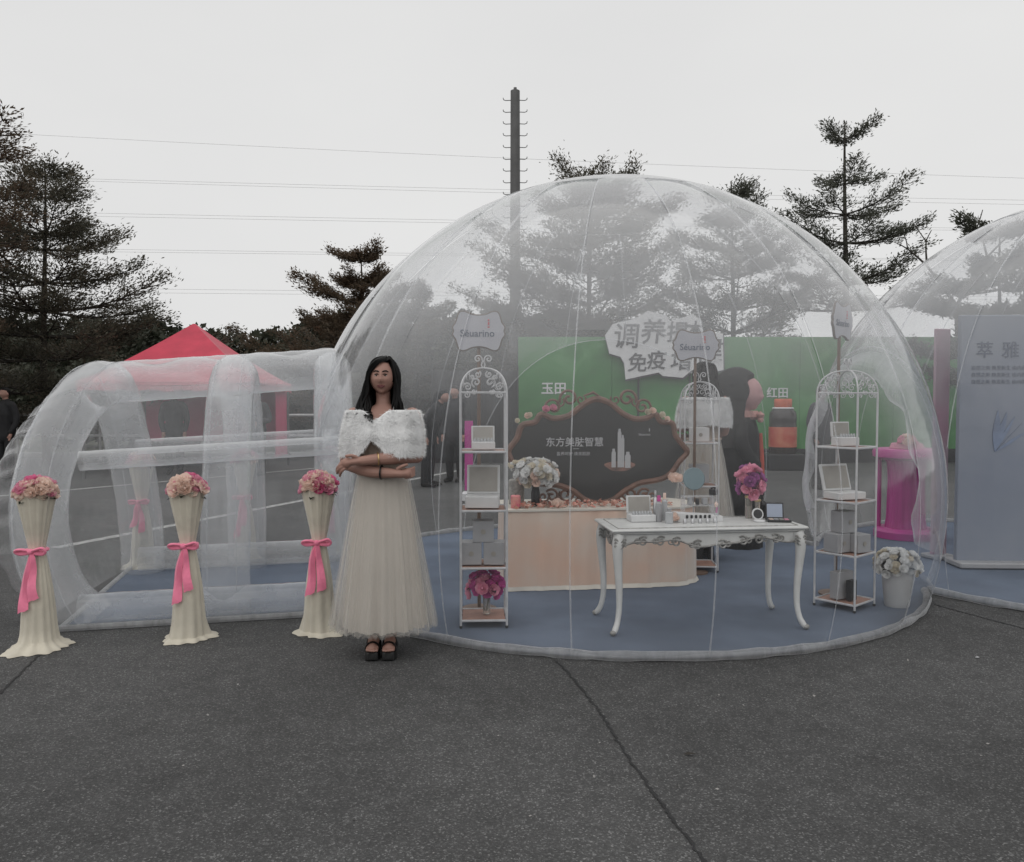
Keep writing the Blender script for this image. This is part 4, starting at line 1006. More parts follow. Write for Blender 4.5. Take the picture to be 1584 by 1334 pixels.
def bouquet(name, label, loc, palette, n, rad, h, fs, cat='flowers', group=None, leaves=10, part='rose', seed=1, stem=None, core=None, cov=1.02, loose=0.):
    rr = random.Random(seed); root = thing(name, label, cat, loc, rr.uniform(0, 6), group)
    for i in range(n):
        t = (i + .5) / n; ph = math.acos(1 - t * cov) ; a = i * 2.39996 + rr.uniform(-.2, .2)
        d = Vector((math.sin(ph) * math.cos(a), math.sin(ph) * math.sin(a), math.cos(ph)))
        p = Vector((d.x * rad, d.y * rad, d.z * h)) * rr.uniform(.9 - loose, 1.08 + loose)
        put(rr.choice(ROSES[rr.choice(palette)]), part, root, p, d + Vector((0, 0, .25)), fs * rr.uniform(.85, 1.15))
    for i in range(leaves):
        a = 2 * PI * i / leaves + rr.uniform(-.2, .2); o = bpy.data.objects.new('leaf', LEAF_ME); COL.objects.link(o); o.parent = root
        o.location = (math.cos(a) * rad * .45, math.sin(a) * rad * .45, rr.uniform(-.03, .0)); o.scale = (rad * .75,) * 3; o.rotation_euler = (rr.uniform(-.35, .25), 0, a - PI / 2)
    MB().ball((0, 0, h * (.18 if cov < 1.2 else 0)), (rad * .70, rad * .70, h * (.62 if cov < 1.2 else .66)), 12, 8).build('foam_core', core or M_LEAF, root)
    if stem:
        for q in range(4):
            a = q * 1.6; MB().tube([(math.cos(a) * rad * .3, math.sin(a) * rad * .3, 0), (math.cos(a) * .006, math.sin(a) * .006, -stem)], .003, 5).build('stem', M_STEM, root)
    return root

# ------------------------------------------------------------------ draped flower pillars
def creamcloth():
    m = mat('cream_drape', (.56, .52, .43), .8, var=.07, vscale=6, sheen=.2, bump=.45, bscale=22); return m
M_DRAPE = creamcloth(); M_RIB = mat('pink_ribbon', (.86, .22, .35), .65, var=.10, vscale=12, sheen=.3, bump=.35, bscale=45)
def pillar(label, loc, seed, h=.90):
    rr = random.Random(seed); root = thing('draped_pillar', label, 'pillar', loc, 0, 'cream draped flower pillars')
    ph = [rr.uniform(0, 6.28) for _ in range(4)]; nf = rr.choice((10, 11, 12, 14))
    def wob(a, z):
        k_ = max(0, 1 - z / .12); top = max(0, (z - .55) / .35)
        return 1 + (.04 + .035 * k_) * math.sin(nf * a + ph[0] + .6 * math.sin(3 * a)) + (.025 + .05 * k_) * math.sin(5 * a + ph[1]) + (.015 + .11 * k_) * math.sin(2 * a + ph[2]) + .07 * k_ * math.sin(3 * a + ph[3]) + .02 * top * math.sin(26 * a)
    bw = 1.0 if seed in (1, 4) else .80
    prof = [(.175 * bw, .004), (.165 * bw, .014), (.135 * bw, .026), (.103, .055), (.094, .12), (.087, .22), (.076, .34), (.061, .45), (.046, .54), (.041, .572), (.045, .60), (.060, .68), (.079, .78), (.094, .86), (.102, h), (.097, h + .004)]
    MB().lathe(prof, n=110, cap=True, wob=wob).build('drape', M_DRAPE, root)
    # bow
    zb = .578
    MB().tube([(.05 * math.cos(a), .05 * math.sin(a), zb) for a in (2 * PI * q / 24 for q in range(24))], .016, 8, False, .7, True).build('ribbon_band', M_RIB, root)
    for s_ in (-1, 1):
        lp = catmull([(0, -.058, zb), (s_ * .035, -.072, zb + .012), (s_ * .070, -.07, zb + .016 + .005 * s_), (s_ * .084, -.064, zb + .002), (s_ * .066, -.058, zb - .010), (s_ * .03, -.06, zb - .006), (0, -.058, zb)], 5)
        MB().tube(lp, .015, 8, True, .6).build('ribbon_loop', M_RIB, root)
        L = rr.uniform(.20, .37); x1 = s_ * (.022 + rr.uniform(0, .02))
        ts = []
        for j in range(15):
            t = j / 14; z = zb - .01 - L * t; w_ = .012 + .016 * t ** .6; cx = x1 * (t ** .6) + .006 * math.sin(6 * t + seed); yy = -.062 - .035 * t - .006 * math.sin(9 * t + s_)
            ts.append([(cx - w_, yy + .006 * math.sin(5 * t), z - .012 * (j == 14)), (cx - w_ * .3, yy - .010, z), (cx + w_ * .3, yy - .004, z), (cx + w_, yy + .004, z + .012 * (j == 14))])
        MB().rings(ts, False, False).build('ribbon_tail', M_RIB, root)
    MB().ball((0, -.068, zb), (.02, .016, .018), 10, 8).build('ribbon_knot', M_RIB, root)
    return root
PIL = [((-2.78, 4.70, 0), 'the tunnel\'s outer front corner', 1), ((-1.97, 4.88, 0), 'the middle of the tunnel\'s front wall', 2), ((-1.20, 5.00, 0), 'the woman with folded arms', 3),
       ((-3.22, 7.0, 0), 'the tunnel\'s outer back corner', 4), ((-2.43, 7.32, 0), 'the middle of the tunnel\'s back wall', 5), ((-1.72, 7.65, 0), 'the back of the tunnel, near the dome', 6)]
for i, (p, wh, sd_) in enumerate(PIL):
    r_ = pillar('cream draped hourglass pillar with pink bow beside ' + wh, p, sd_)
    bouquet('rose_bouquet', 'pink and peach roses on the pillar beside ' + wh, (p[0], p[1], .905), 'pppheeee', 38, .100, .092, .037, 'bouquet', 'rose bouquets on the pillars', 12, seed=sd_ * 7)

# ------------------------------------------------------------------ birdcage shelves and signs
M_IRON = mat('white_iron', (.55, .55, .56), .45, .1, var=.08, vscale=20); M_WOODS = mat('pinkish_shelf', (.36, .20, .15), .6, var=.15, vscale=9)
LV_ = (.045, .377, .74, 1.112)
def shelf(label, loc, rz, s_=1.):
    root = thing('birdcage_shelf', label, 'shelf', loc, rz, 'white birdcage shelves'); a = .145
    for sx in (-1, 1):
        for sy in (-1, 1):
            MB().tube([(sx * a, sy * a, .012), (sx * a, sy * a, 1.49)], .0075, 8).build('post', M_IRON, root)
            MB().ball((sx * a, sy * a, .011), (.011, .011, .011), 8, 6).build('foot', M_DARK, root)
            P = [(sx * a * math.cos(t) ** .8, sy * a * math.cos(t) ** .8, 1.49 + .155 * math.sin(t)) for t in (PI / 2 * i / 12 for i in range(12))] + [(0, 0, 1.648)]
            MB().tube(P, .006, 7).build('dome_rib', M_IRON, root)
    for z in LV_:
        o = MB().box((0, 0, z), (2 * a - .018, 2 * a - .018, .010)).build('shelf_board', M_WOODS, root, smooth=False)
        MB().tube([(a, a, z + .004), (-a, a, z + .004), (-a, -a, z + .004), (a, -a, z + .004)], .008, 8, False, 1, True).build('shelf_rim', M_IRON, o)
    MB().tube([(a, a, 1.49), (-a, a, 1.49), (-a, -a, 1.49), (a, -a, 1.49)], .006, 6, False, 1, True).build('top_rail', M_IRON, root)
    for q in range(4):                                        # filigree in each face of the dome
        M_ = Matrix.Rotation(q * PI / 2, 4, 'Z')
        for s2 in (-1, 1):
            for (cx, cz, r0, a0) in ((.045, 1.555, .032, -1.2), (.10, 1.525, .026, .6), (.035, 1.605, .022, 2.0), (.105, 1.475, .022, 1.6), (.07, 1.585, .016, -.5), (.06, 1.495, .018, 2.6)):
                yy = -a * (1 - (max(0, cz - 1.49) / .16) ** 2 * .75)
                pts = [M_ @ Vector((s2 * x, y, z)) for x, y, z in spiral((cx, yy, cz), r0, 1.35, a0)]
                MB().tube(pts, .0034, 5).build('filigree_scroll', M_IRON, root)
    for s2 in (-1, 1):
        P = [(0, 0, 1.640), (s2 * .012, 0, 1.668), (s2 * .004, 0, 1.69)] + [(s2 * x, y, z) for x, y, z in spiral((.034, 0, 1.705), .026, 1.3, PI, -1)]
        MB().tube(P, .005, 6).build('finial_scroll', M_IRON, root)
    root.scale = (s_,) * 3
    return root
SHL = (-.185, 5.20, .012); SHR = (2.33, 5.62, .012); SHB = (1.59, 6.86, .012)
shelf('white birdcage shelf with flowers at its foot, beside the peach table', SHL, R(3))
shelf('white birdcage shelf standing cornerwise beside the white flower planter', SHR, R(41))
shelf('white birdcage shelf behind the dark scrolled board', SHB, R(-4), .97)
M_BRONZE = mat('sign_rim', (.16, .13, .11), .5, .3); M_SIGNP = mat('sign_face', (.42, .42, .46), .5, var=.04); M_TXT = mat('sign_ink', (.10, .12, .17), .5, var=0); M_TRED = mat('sign_red', (.5, .07, .09), .5, var=0); M_BROWNP = mat('brown_post', (.17, .11, .08), .5, .2)
def cartouche(w, h, n=8):
    P = [(-.5, .10), (-.44, .22), (-.38, .46), (-.28, .50), (-.15, .43), (0, .40), (.15, .43), (.28, .50), (.38, .46), (.44, .22), (.5, .10), (.48, 0), (.5, -.10), (.44, -.22), (.38, -.46), (.28, -.50), (.15, -.43), (0, -.40), (-.15, -.43), (-.28, -.50), (-.38, -.46), (-.44, -.22), (-.5, -.10), (-.48, 0)]
    return [(p.x, p.z) for p in catmull([(x * w, 0, z * h) for x, z in P], 3, True)]
def sign(label, loc, rz, zc, w=.35, h=.26):
    root = thing('cartouche_sign', label, 'sign', loc, rz, 'cartouche signs on posts')
    MB().tube([(0, .02, .015), (0, .02, zc - h * .3)], .012, 8).build('post', M_BROWNP, root); MB().lathe([(.12, 0), (.12, .012), (.03, .02)], (0, .02, .0), 20).build('foot', M_BROWNP, root)
    ol_ = cartouche(w, h); MB().prism([(x, zc + z) for x, z in ol_], -.008, .012).build('board', M_SIGNP, root)
    MB().tube([(x, .0, zc + z) for x, z in ol_], .009, 6, False, 1, True).build('rim', M_BRONZE, root)
    text('lettering', 'Séuarino', w * .19, M_TXT, root, (-.01, -.011, zc - h * .07), .003, .0008)
    MB().box((w * .19, -.010, zc + h * .19), (w * .03, .004, h * .09)).build('emblem', M_TRED, root, smooth=False); MB().ball((w * .19, -.010, zc + h * .28), (w * .02, .003, w * .02), 8, 6).build('emblem', M_TRED, root); MB().box((w * .19, -.010, zc + h * .10), (w * .045, .004, h * .03)).build('emblem', M_TRED, root, smooth=False)
sign('pale scalloped sign on a brown post behind the flower-footed shelf', (-.225, 5.50, .012), R(3), 1.91)
sign('bronze rimmed scalloped sign on a post above the dark scrolled board', (1.52, 6.70, .012), R(0), 1.895, .375, .245)
sign('pale scalloped sign turned edgeways behind the cornerwise shelf', (2.42, 5.95, .012), R(46), 2.02)

M_BOXW = mat('white_card', (.60, .60, .60), .5, var=.04); M_BOXI = mat('champagne_lining', (.34, .32, .29), .5, .2, var=.1); M_GLASSB = mat('bottle_glass', (.45, .46, .47), .15, var=.05, spec=.6); M_SILV = mat('silver', (.55, .55, .56), .3, .8, var=.05)
M_GREYB = mat('grey_card', (.33, .33, .34), .5, var=.05)
def openbox(label, loc, rz, w, d, hb, hl, vials, lean=12, group='open gift boxes'):
    root = thing('open_gift_box', label, 'gift box', loc, rz, group)
    MB().box((0, 0, hb / 2), (w, d, hb), bev=.004).build('base', M_BOXW, root)
    ld = MB().box((0, 0, hl / 2), (w, .018, hl), bev=.003).build('lid', M_BOXW, root); ld.location = (0, d / 2 - .004, hb); ld.rotation_euler = (-R(lean), 0, 0)
    MB().box((0, -.011, hl / 2), (w * .86, .004, hl * .84)).build('lining', M_BOXI, ld, smooth=False)
    for i in range(vials):
        x = (i - (vials - 1) / 2) * w * .72 / max(1, vials - 1)
        v = MB().lathe([(.009, 0), (.009, .016), (.005, .019), (.005, .026)], (x, -d * .2, hb), 8).build('vial', M_GLASSB, root)
    return root
def card(label, loc, rz, d, m=None, cat='box', name='carton', disc=True, group='cartons on the shelves'):
    root = thing(name, label, cat, loc, rz, group); MB().box((0, 0, d[2] / 2), d, bev=.003).build('carton_body', m or M_GREYB, root)
    if disc: MB().lathe([(.016, 0), (.016, .002)], n=16).xf(Matrix.Translation((0, -d[1] / 2 - .002, d[2] / 2)) @ Matrix.Rotation(PI / 2, 4, 'X')).build('seal', M_BOXI, root)
    return root
def on(base, rz, x, y, z): c_, s_ = math.cos(rz), math.sin(rz); return (base[0] + x * c_ - y * s_, base[1] + x * s_ + y * c_, base[2] + z)
zt = [z + .013 for z in LV_]
SL = 'flower-footed shelf'; SRr = 'cornerwise shelf'
openbox('open white vial box on the top tier of the ' + SL, on(SHL, 0, 0, 0, zt[3]), R(4), .15, .11, .05, .10, 6)
openbox('larger open champagne-lined box on the second tier of the ' + SL, on(SHL, 0, -.005, .0, zt[2]), R(-2), .215, .16, .075, .19, 0, 8)
card('left one of the lower cartons on the ' + SL, on(SHL, 0, -.078, -.02, zt[1]), R(4), (.13, .12, .145)); card('right one of the lower cartons on the ' + SL, on(SHL, 0, .072, -.02, zt[1]), R(-4), (.13, .12, .145)); card('carton stacked on two others on the ' + SL, on(SHL, 0, 0, -.02, zt[1] + .146), R(2), (.135, .12, .135))
openbox('open white vial box on the top tier of the ' + SRr, on(SHR, 0, -.01, 0, zt[3]), R(18), .15, .11, .06, .105, 6, 6)
openbox('open box with tilted lid on the second tier of the ' + SRr, on(SHR, 0, .0, .02, zt[2]), R(20), .24, .15, .05, .19, 0, 16)
card('lower carton nearest the post on the ' + SRr, on(SHR, 0, -.07, -.03, zt[1]), R(30), (.13, .12, .13)); card('lower carton beside the planter side of the ' + SRr, on(SHR, 0, .075, -.03, zt[1]), R(24), (.12, .12, .125)); card('tall carton stacked upon two on the ' + SRr, on(SHR, 0, -.01, .0, zt[1] + .132), R(25), (.14, .11, .15))
card('grey gift bag on the bottom tier of the ' + SRr, on(SHR, 0, -.02, .0, zt[0]), R(28), (.16, .07, .19), M_GREYB, 'gift bag', 'gift_bag', False, None); card('small dark box leaning on the grey gift bag', on(SHR, 0, .02, -.07, zt[0]), R(34), (.07, .04, .14), M_DARK, 'box', 'carton', False)
card('white carton on the top tier of the shelf behind the board', on(SHB, 0, 0, 0, 1.09), R(2), (.15, .1, .12), M_BOXW); card('silver carton on the second tier of the shelf behind the board', on(SHB, 0, 0, 0, .74), R(2), (.15, .1, .16))
def vase(label, loc, prof, m, cat='vase', rim=None):
    root = thing('vase', label, cat, loc); MB().lathe(prof, n=20).build('vase_body', m, root)
    if rim: MB().lathe([(prof[-1][0] + .001, prof[-1][1] - .014), (prof[-1][0] + .003, prof[-1][1] - .007), (prof[-1][0] + .001, prof[-1][1] + .001)], n=20).build('vase_rim', rim, root)
M_GLASS = mat('clear_vase', (.7, .66, .6), .08, var=0, trans=.75); M_BLKV = mat('black_vase', (.02, .02, .022), .25, var=.1); M_GOLDR = mat('gold_rim', (.52, .40, .22), .35, .8, var=0)
vase('small clear vase on the bottom tier of the ' + SL, on(SHL, 0, .02, 0, zt[0]), [(.024, 0), (.026, .01), (.022, .06), (.026, .12)], M_GLASS)
bouquet('pink_flowers', 'bunch of magenta blooms in the small clear vase on the ' + SL, on(SHL, 0, .015, 0, zt[0] + .18), 'mmmmpp', 26, .105, .075, .036, leaves=6, part='bloom', seed=41, stem=.16, core=M_MGF, cov=1.6, loose=.15)

# ------------------------------------------------------------------ peach table with scrolled board
M_PEACH = mat('peach_satin', (.64, .55, .47), .5, vscale=2.2, sheen=.3, col2=(.68, .46, .35)); M_IVORY = mat('ivory_cloth', (.66, .62, .55), .7, var=.05)
PT = (.735, 6.145, .012); PR = R(7.8)
pt = thing('draped_table', 'low display table draped in peach satin with ivory top', 'table', PT, PR)
def rrect(hx, y0, y1, r_, n=10, ins=0.):
    P = []
    for cx, cy_, a0 in ((hx - r_, y0 + r_, -90), (hx - r_, y1 - r_, 0), (-hx + .03, y1 - .03, 90), (-hx + .03, y0 + .03, 180)):
        rr = r_ if cx > 0 else .03
        for i in range(n + 1): a = R(a0 + 90 * i / n); P.append((cx + (rr + ins) * math.cos(a), cy_ + (rr + ins) * math.sin(a)))
    return P
def dens(P, n=240):
    P = [Vector((*p, 0)) for p in P] + [Vector((*P[0], 0))]; L = [0]
    for a, b in zip(P, P[1:]): L.append(L[-1] + (b - a).length)
    out = []; k_ = 0
    for i in range(n):
        s_ = L[-1] * i / n
        while L[k_ + 1] < s_: k_ += 1
        f = (s_ - L[k_]) / max(1e-9, L[k_ + 1] - L[k_]); out.append(P[k_].lerp(P[k_ + 1], f))
    return out
base_ = dens(rrect(.77, 0, .62, .29)); ctr = Vector((0, .31, 0)); rs = []
for z, fl in ((.602, 0), (.58, .3), (.45, .6), (.3, .8), (.15, .95), (.05, 1), (.02, 1.02)):
    rs.append([tuple(p + (p - ctr).normalized() * fl * (.014 + .010 * math.sin(i * .42) + .006 * math.sin(i * .97)) + Vector((0, 0, z))) for i, p in enumerate(base_)])
MB().rings(rs, True, False).build('satin_skirt', M_PEACH, pt)
MB().flatprism([(p.x, p.y) for p in dens(rrect(.785, -.012, .63, .30), 120)], .603, .618).build('ivory_top', M_IVORY, pt)
rs = [[tuple(p + (p - ctr).normalized() * (.018 + .010 * math.sin(i * .42) + .006 * math.sin(i * .97) + e_) + Vector((0, 0, z))) for i, p in enumerate(base_)] for z, e_ in ((.035, 0), (.018, .008), (.004, .016))]
MB().rings(rs, True, False).build('ivory_hem', M_IVORY, pt)
PTOP = PT[2] + .619
# scrolled board
M_WOODF = mat('carved_frame', (.17, .085, .058), .45, var=.2, vscale=14, bump=.25); M_BLACKB = mat('black_print', (.024, .023, .022), .62, col2=(.018, .018, .018), vscale=1.3); M_SILT = mat('silver_print', (.38, .38, .39), .4, var=.0)
bd = thing('scrolled_board', 'black advertising board in a carved brown scroll frame on the peach table', 'sign board', (.69, 6.47, 0), R(4))
tr = [(800, 140), (900, 178), (1000, 258), (1100, 300), (1190, 292), (1262, 262), (1310, 322), (1400, 335), (1425, 430), (1490, 515), (1522, 570), (1460, 640), (1405, 720), (1340, 770), (1250, 795), (1130, 815), (1010, 880), (920, 945), (810, 972), (700, 945), (600, 872), (490, 828), (360, 815), (240, 790), (170, 720), (100, 610), (85, 545), (150, 455), (190, 350), (290, 325), (345, 262), (440, 295), (560, 275), (640, 215), (720, 160)]
olb = [(p.x, p.z) for p in catmull([((x - 800) / 996, 0, 1.45 + (153 - y) / 996) for x, y in tr], 5, True)]
MB().prism(olb, -.006, .012).build('board', M_BLACKB, bd, smooth=False)
MB().tube([(x, .002, z) for x, z in olb], .025, 8, False, 1.0, True).build('frame', M_WOODF, bd)
MB().tube([(x * .975, -.008, 1.02 + (z - 1.02) * .955) for x, z in olb], .006, 6, False, 1, True).build('frame_bead', M_WOODF, bd)
def curl(P, r_): MB().tube(P, r_, 6).build('scroll', M_WOODF, bd)
for s_ in (-1, 1):
    for (cx, cz, r0, a0, tn, th) in ((.235, 1.468, .055, -.4, 1.4, .009), (.36, 1.40, .05, -.3, 1.4, .008), (.14, 1.46, .03, 2.6, 1.2, .006), (.31, 1.435, .028, 2.2, 1.2, .006), (.26, .70, .05, 2.0, 1.4, .008), (.37, .69, .04, .6, 1.3, .008), (.16, .655, .03, 1.0, 1.2, .006), (.44, .68, .035, 2.4, 1.3, .007), (.32, .655, .03, 4.0, 1.2, .007)):
        curl([(s_ * x, y + .004, z) for x, y, z in spiral((cx, 0, cz), r0 * 1.4, tn, a0, 1)], th * 1.35)
    MB().tube([(s_ * x, .03, z) for x, z in ((.30, .72), (.33, .64), (.40, .634))], .012, 6).build('support_foot', M_WOODF, bd)
MB().tube([(-.12, .006, 1.487), (-.04, .006, 1.515), (.02, .006, 1.48)], [.006, .014, .005], 6).build('scroll', M_WOODF, bd)
text('lettering', '东方美肤智慧', .078, M_SILT, bd, (-.19, -.009, 1.115), .003, .0009)
MB().box((-.18, -.008, 1.066), (.05, .003, .004)).build('printed_rule', M_SILT, bd, smooth=False); text('lettering', '盈养呵护 焕亮肌肤', .033, M_SILT, bd, (-.20, -.008, 1.024), .002)
text('lettering', 'Séuarino', .028, M_SILT, bd, (.375, -.008, 1.178), .002); MB().box((.415, -.008, 1.215), (.006, .003, .026)).build('printed_mark', M_SILT, bd, smooth=False)
M_GLOW = mat('printed_bloom', (.25, .13, .10), .5, col2=(.06, .045, .04), vscale=9)
MB().prism([(.175 + .12 * math.cos(a) * (1 + .15 * math.sin(3 * a)), .925 + .042 * math.sin(a)) for a in (2 * PI * q / 26 for q in range(26))], -.0085, -.0065).build('printed_bloom', M_GLOW, bd, smooth=False)
for (x, z, w_, h_) in ((.125, .935, .034, .13), (.172, .935, .03, .29), (.198, .935, .026, .24), (.24, .93, .045, .11)):
    MB().prism([(x - w_ / 2, z - .02), (x + w_ / 2, z - .02), (x + w_ / 2, z + h_ - .03), (x + w_ * .3, z + h_ - .02), (x + w_ * .3, z + h_), (x - w_ * .3, z + h_), (x - w_ * .3, z + h_ - .02), (x - w_ / 2, z + h_ - .03)], -.0105, -.0088).build('printed_bottle', M_SILT, bd, smooth=False)
for (x, z, c_, rr) in ((-.42, 1.385, 'p', .03), (-.36, 1.395, 'p', .028), (-.57, 1.33, 'e', .026), (-.55, 1.335, 'c', .022), (.44, 1.37, 'e', .028), (.40, 1.36, 'c', .026), (.52, 1.335, 'c', .026), (.56, 1.30, 'e', .024), (-.65, 1.29, 'c', .02)):
    put(random.choice(ROSES[c_]), 'frame_rose', bd, (x, -.012, z), (0, -1, .4), rr)
# on the peach table
vase('black vase standing on the peach table', on(PT, PR, -.53, .20, .619), [(.028, 0), (.034, .02), (.034, .10), (.026, .15), (.04, .19)], M_BLKV)
bouquet('white_flowers', 'big bunch of white hydrangeas and cream sprigs in the black vase', on(PT, PR, -.53, .20, .619 + .25), 'wwwwwwce', 75, .155, .105, .034, leaves=9, part='bloom', seed=77, stem=.10, core=M_CRM, cov=1.6, loose=.18)
spg = thing('flower_sprig', 'trailing sprig of cream blossoms reaching out of the white hydrangeas', 'flowers', on(PT, PR, -.60, .20, .619 + .30))
MB().tube([(0, 0, 0), (-.05, -.01, .02), (-.12, -.02, .015)], .003, 5).build('stem', M_STEM, spg)
for q in range(9): put(ROSES['c' if q % 3 else 'w'][q % 3], 'bloom', spg, (-.02 - .014 * q, random.uniform(-.03, .02), .02 + random.uniform(-.015, .025)), (random.uniform(-.5, .5), -.6, .8), .022)
M_CANDLE = mat('pink_candle', (.66, .14, .22), .5, col2=(.72, .34, .28), vscale=18)
cd = thing('candle', 'short pink patterned candle at the edge of the peach table', 'candle', on(PT, PR, -.70, .10, .619)); MB().lathe([(.036, 0), (.038, .004), (.038, .092), (.03, .098)], n=18).build('wax', M_CANDLE, cd); MB().tube([(0, 0, .095), (.002, 0, .112)], .0018, 5).build('wick', M_DARK, cd)
cd = thing('candle', 'tall white textured candle behind the black vase', 'candle', on(PT, PR, -.66, .34, .619)); MB().lathe([(.06, 0), (.062, .004), (.062, .19), (.05, .197)], n=20).build('wax', mat('white_wax', (.42, .40, .37), .6, var=.2, vscale=30, bump=.5, bscale=40), cd); MB().tube([(0, 0, .195), (.002, 0, .215)], .002, 5).build('wick', M_DARK, cd)
put(ROSES['e'][0], 'rose', None, on(PT, PR, -.37, .12, .619 + .022), (0, -.5, 1), .05); tag(bpy.context.scene.objects[-1] if False else [o for o in COL.objects if o.name.startswith('rose') and o.parent is None][-1], 'single coral rose lying on the peach table', 'flower')
r2 = put(ROSES['e'][1], 'rose', None, on(PT, PR, .60, .20, .619 + .20), (0, -.6, 1), .06); tag(r2, 'coral rose perched at the right end of the scrolled board', 'flower')
P = np.array([on(PT, PR, random.uniform(-.72, .55), abs(random.gauss(.14, .10)) + .02, .619 + random.uniform(.004, .03)) for _ in range(420)])
M_PETAL = mat('mixed_petals', (.50, .13, .10), .6, col2=(.62, .45, .36), vscale=26)
V, F = leafcloud(P, .018, .35, .8); q = arrmesh('rose_petals', V, F, M_PETAL); tag(q, 'red and blush rose petals strewn over the peach table', 'petals', None, 'stuff')

# ------------------------------------------------------------------ white carved table
M_ROCO = mat('white_lacquer', (.60, .60, .585), .35, var=.05, vscale=12); M_ROCS = mat('silver_leaf_carving', (.38, .37, .35), .4, .3, var=.25, vscale=40)
WT = (1.205, 5.205, .012); WR = R(6.8)
wt = thing('carved_table', 'white carved side table with curved cabriole legs', 'table', WT, WR)
MB().box((0, 0, .642), (1.26, .50, .018), bev=.006).build('tabletop', M_ROCO, wt); MB().box((0, 0, .626), (1.225, .465, .014), bev=.004).build('top_moulding', M_ROCO, wt)
MB().tube([(.58, .20, .652), (-.58, .20, .652), (-.58, -.20, .652), (.58, -.20, .652)], .004, 6, False, 1, True).build('inlay_line', M_ROCS, wt)
def apron(L, y, rot90, n=60):
    P = []; lo = []
    for i in range(n + 1):
        t = i / n; x = -L / 2 + L * t; lo.append((x, .575 - .045 * math.exp(-((t - .5) / .16) ** 2) - .03 * math.exp(-(t / .10) ** 2) - .03 * math.exp(-((1 - t) / .10) ** 2) + .008 * math.sin(t * 26)))
    ol_ = [(-L / 2, .62), (L / 2, .62)] + lo[::-1]
    a = MB().prism(ol_, y - .009, y + .009); b = MB().tube([(x, y - .012 * (1 if y < 0 else -1), z + .004) for x, z in lo], .007, 6)
    sc = []
    for k_ in (-.38, -.28, -.19, -.07, .07, .19, .28, .38):
        if abs(k_ * L) > L * .4: continue
        s_ = 1 if k_ < 0 else -1; yo = y - .012 * (1 if y < 0 else -1)
        zz = .568 - .035 * math.exp(-(k_ / .16) ** 2)
        sc.append(MB().tube([(k_ * L + s_ * (px - 0), py, pz) for px, py, pz in spiral((0, yo, zz + .004), .032, 1.4, .8)], .0065, 5)); sc.append(MB().tube([(k_ * L - s_ * px - s_ * .04, py, pz) for px, py, pz in spiral((0, yo, zz + .010), .024, 1.3, 2.2)], .0058, 5))
    for m_, nm, mm in [(a, 'apron', M_ROCO), (b, 'apron_bead', M_ROCS)] + [(s_, 'apron_scroll', M_ROCS) for s_ in sc]:
        if rot90: m_.xf(Matrix.Rotation(PI / 2, 4, 'Z'))
        m_.build(nm, mm, wt)
apron(1.12, -.205, False); apron(1.12, .205, False); apron(.37, -.565, True); apron(.37, .565, True)
for sx in (-1, 1):
    for sy in (-1, 1):
        P = []; rr = []
        for z, off, r_ in ((.615, 0, .034), (.56, .012, .036), (.50, .014, .031), (.40, .008, .025), (.28, .000, .021), (.16, .000, .018), (.08, .012, .017), (.035, .030, .019), (.015, .045, .014)):
            P.append((sx * (.575 + off), sy * (.21 + off * .8), z)); rr.append(r_)
        lg = MB().tube(catmull(P, 4), [rr[min(int(i / 4), 8)] * (1 - (i / 4 % 1)) + rr[min(int(i / 4) + 1, 8)] * (i / 4 % 1) for i in range(33)], 10).build('leg', M_ROCO, wt)
        MB().ball((sx * .622, sy * .248, .018), (.020, .018, .017), 10, 8).build('scroll_toe', M_ROCS, lg)
        for q in range(3): MB().tube([(sx * (.578 + .034 * math.cos(t)) , sy * .21 - .034 * sy * math.sin(t) * 0 - .036, .545 + q * .02 + .012 * math.sin(3 * t)) for t in (PI * i / 8 for i in range(9))], .006, 5).build('knee_carving', M_ROCS, lg)
def wtp(x, y): return on(WT, WR, x, y, .652)
WTL = 'the carved table'
openbox('open white vial box on ' + WTL, wtp(-.35, .10), R(8), .165, .12, .045, .115, 7, 8)
def bottle(label, loc, r_, h, m, capm):
    root = thing('cosmetic_bottle', label, 'bottle', loc, 0, 'cosmetic bottles'); MB().lathe([(r_ * .95, 0), (r_, .004), (r_, h * .7), (r_ * .5, h * .76), (r_ * .45, h * .78)], n=16).build('bottle_body', m, root); MB().lathe([(r_ * .55, h * .78), (r_ * .55, h * .97), (r_ * .45, h)], n=14).build('bottle_cap', capm, root)
bottle('grey bottle with pink cap beside the vial box on ' + WTL, wtp(-.245, .06), .022, .17, M_GREYB, mat('pink_cap', (.55, .06, .28), .5)); bottle('clear bottle with peach cap near the display tray', wtp(-.19, .11), .018, .18, M_GLASSB, M_PEA); bottle('squat clear bottle in front of the display tray', wtp(-.20, -.02), .026, .10, M_GLASSB, M_SILV); bottle('slim silver bottle behind the grey bottle', wtp(-.235, .17), .014, .19, M_SILV, M_SILV)
put(ROSES['e'][2], 'rose', None, on(WT, WR, -.155, .02, .652 + .03), (0, -.6, 1), .038); tag([o for o in COL.objects if o.name.startswith('rose') and o.parent is None][-1], 'small coral rose beside the bottles on the carved table', 'flower')
tray = thing('display_tray', 'low white product tray with a row of dark vials', 'display tray', wtp(.02, .07), R(6))
MB().prism([(-.15, 0), (.15, 0), (.15, .035), (-.15, .055)], -.06, .06).build('tray_body', M_BOXW, tray)
for i in range(6): MB().box((-.09 + i * .03, -.062, .035), (.016, .008, .022), bev=.003).build('vial', M_DARK, tray)
for i in range(5): MB().lathe([(.012, 0), (.013, .02), (.007, .03)], (-.12 + i * .05, -.11, .0), 10).build('pot', M_SILV, tray)
st_ = thing('acrylic_stand', 'clear acrylic stand with small products behind the display tray', 'stand', wtp(.05, .16), R(5))
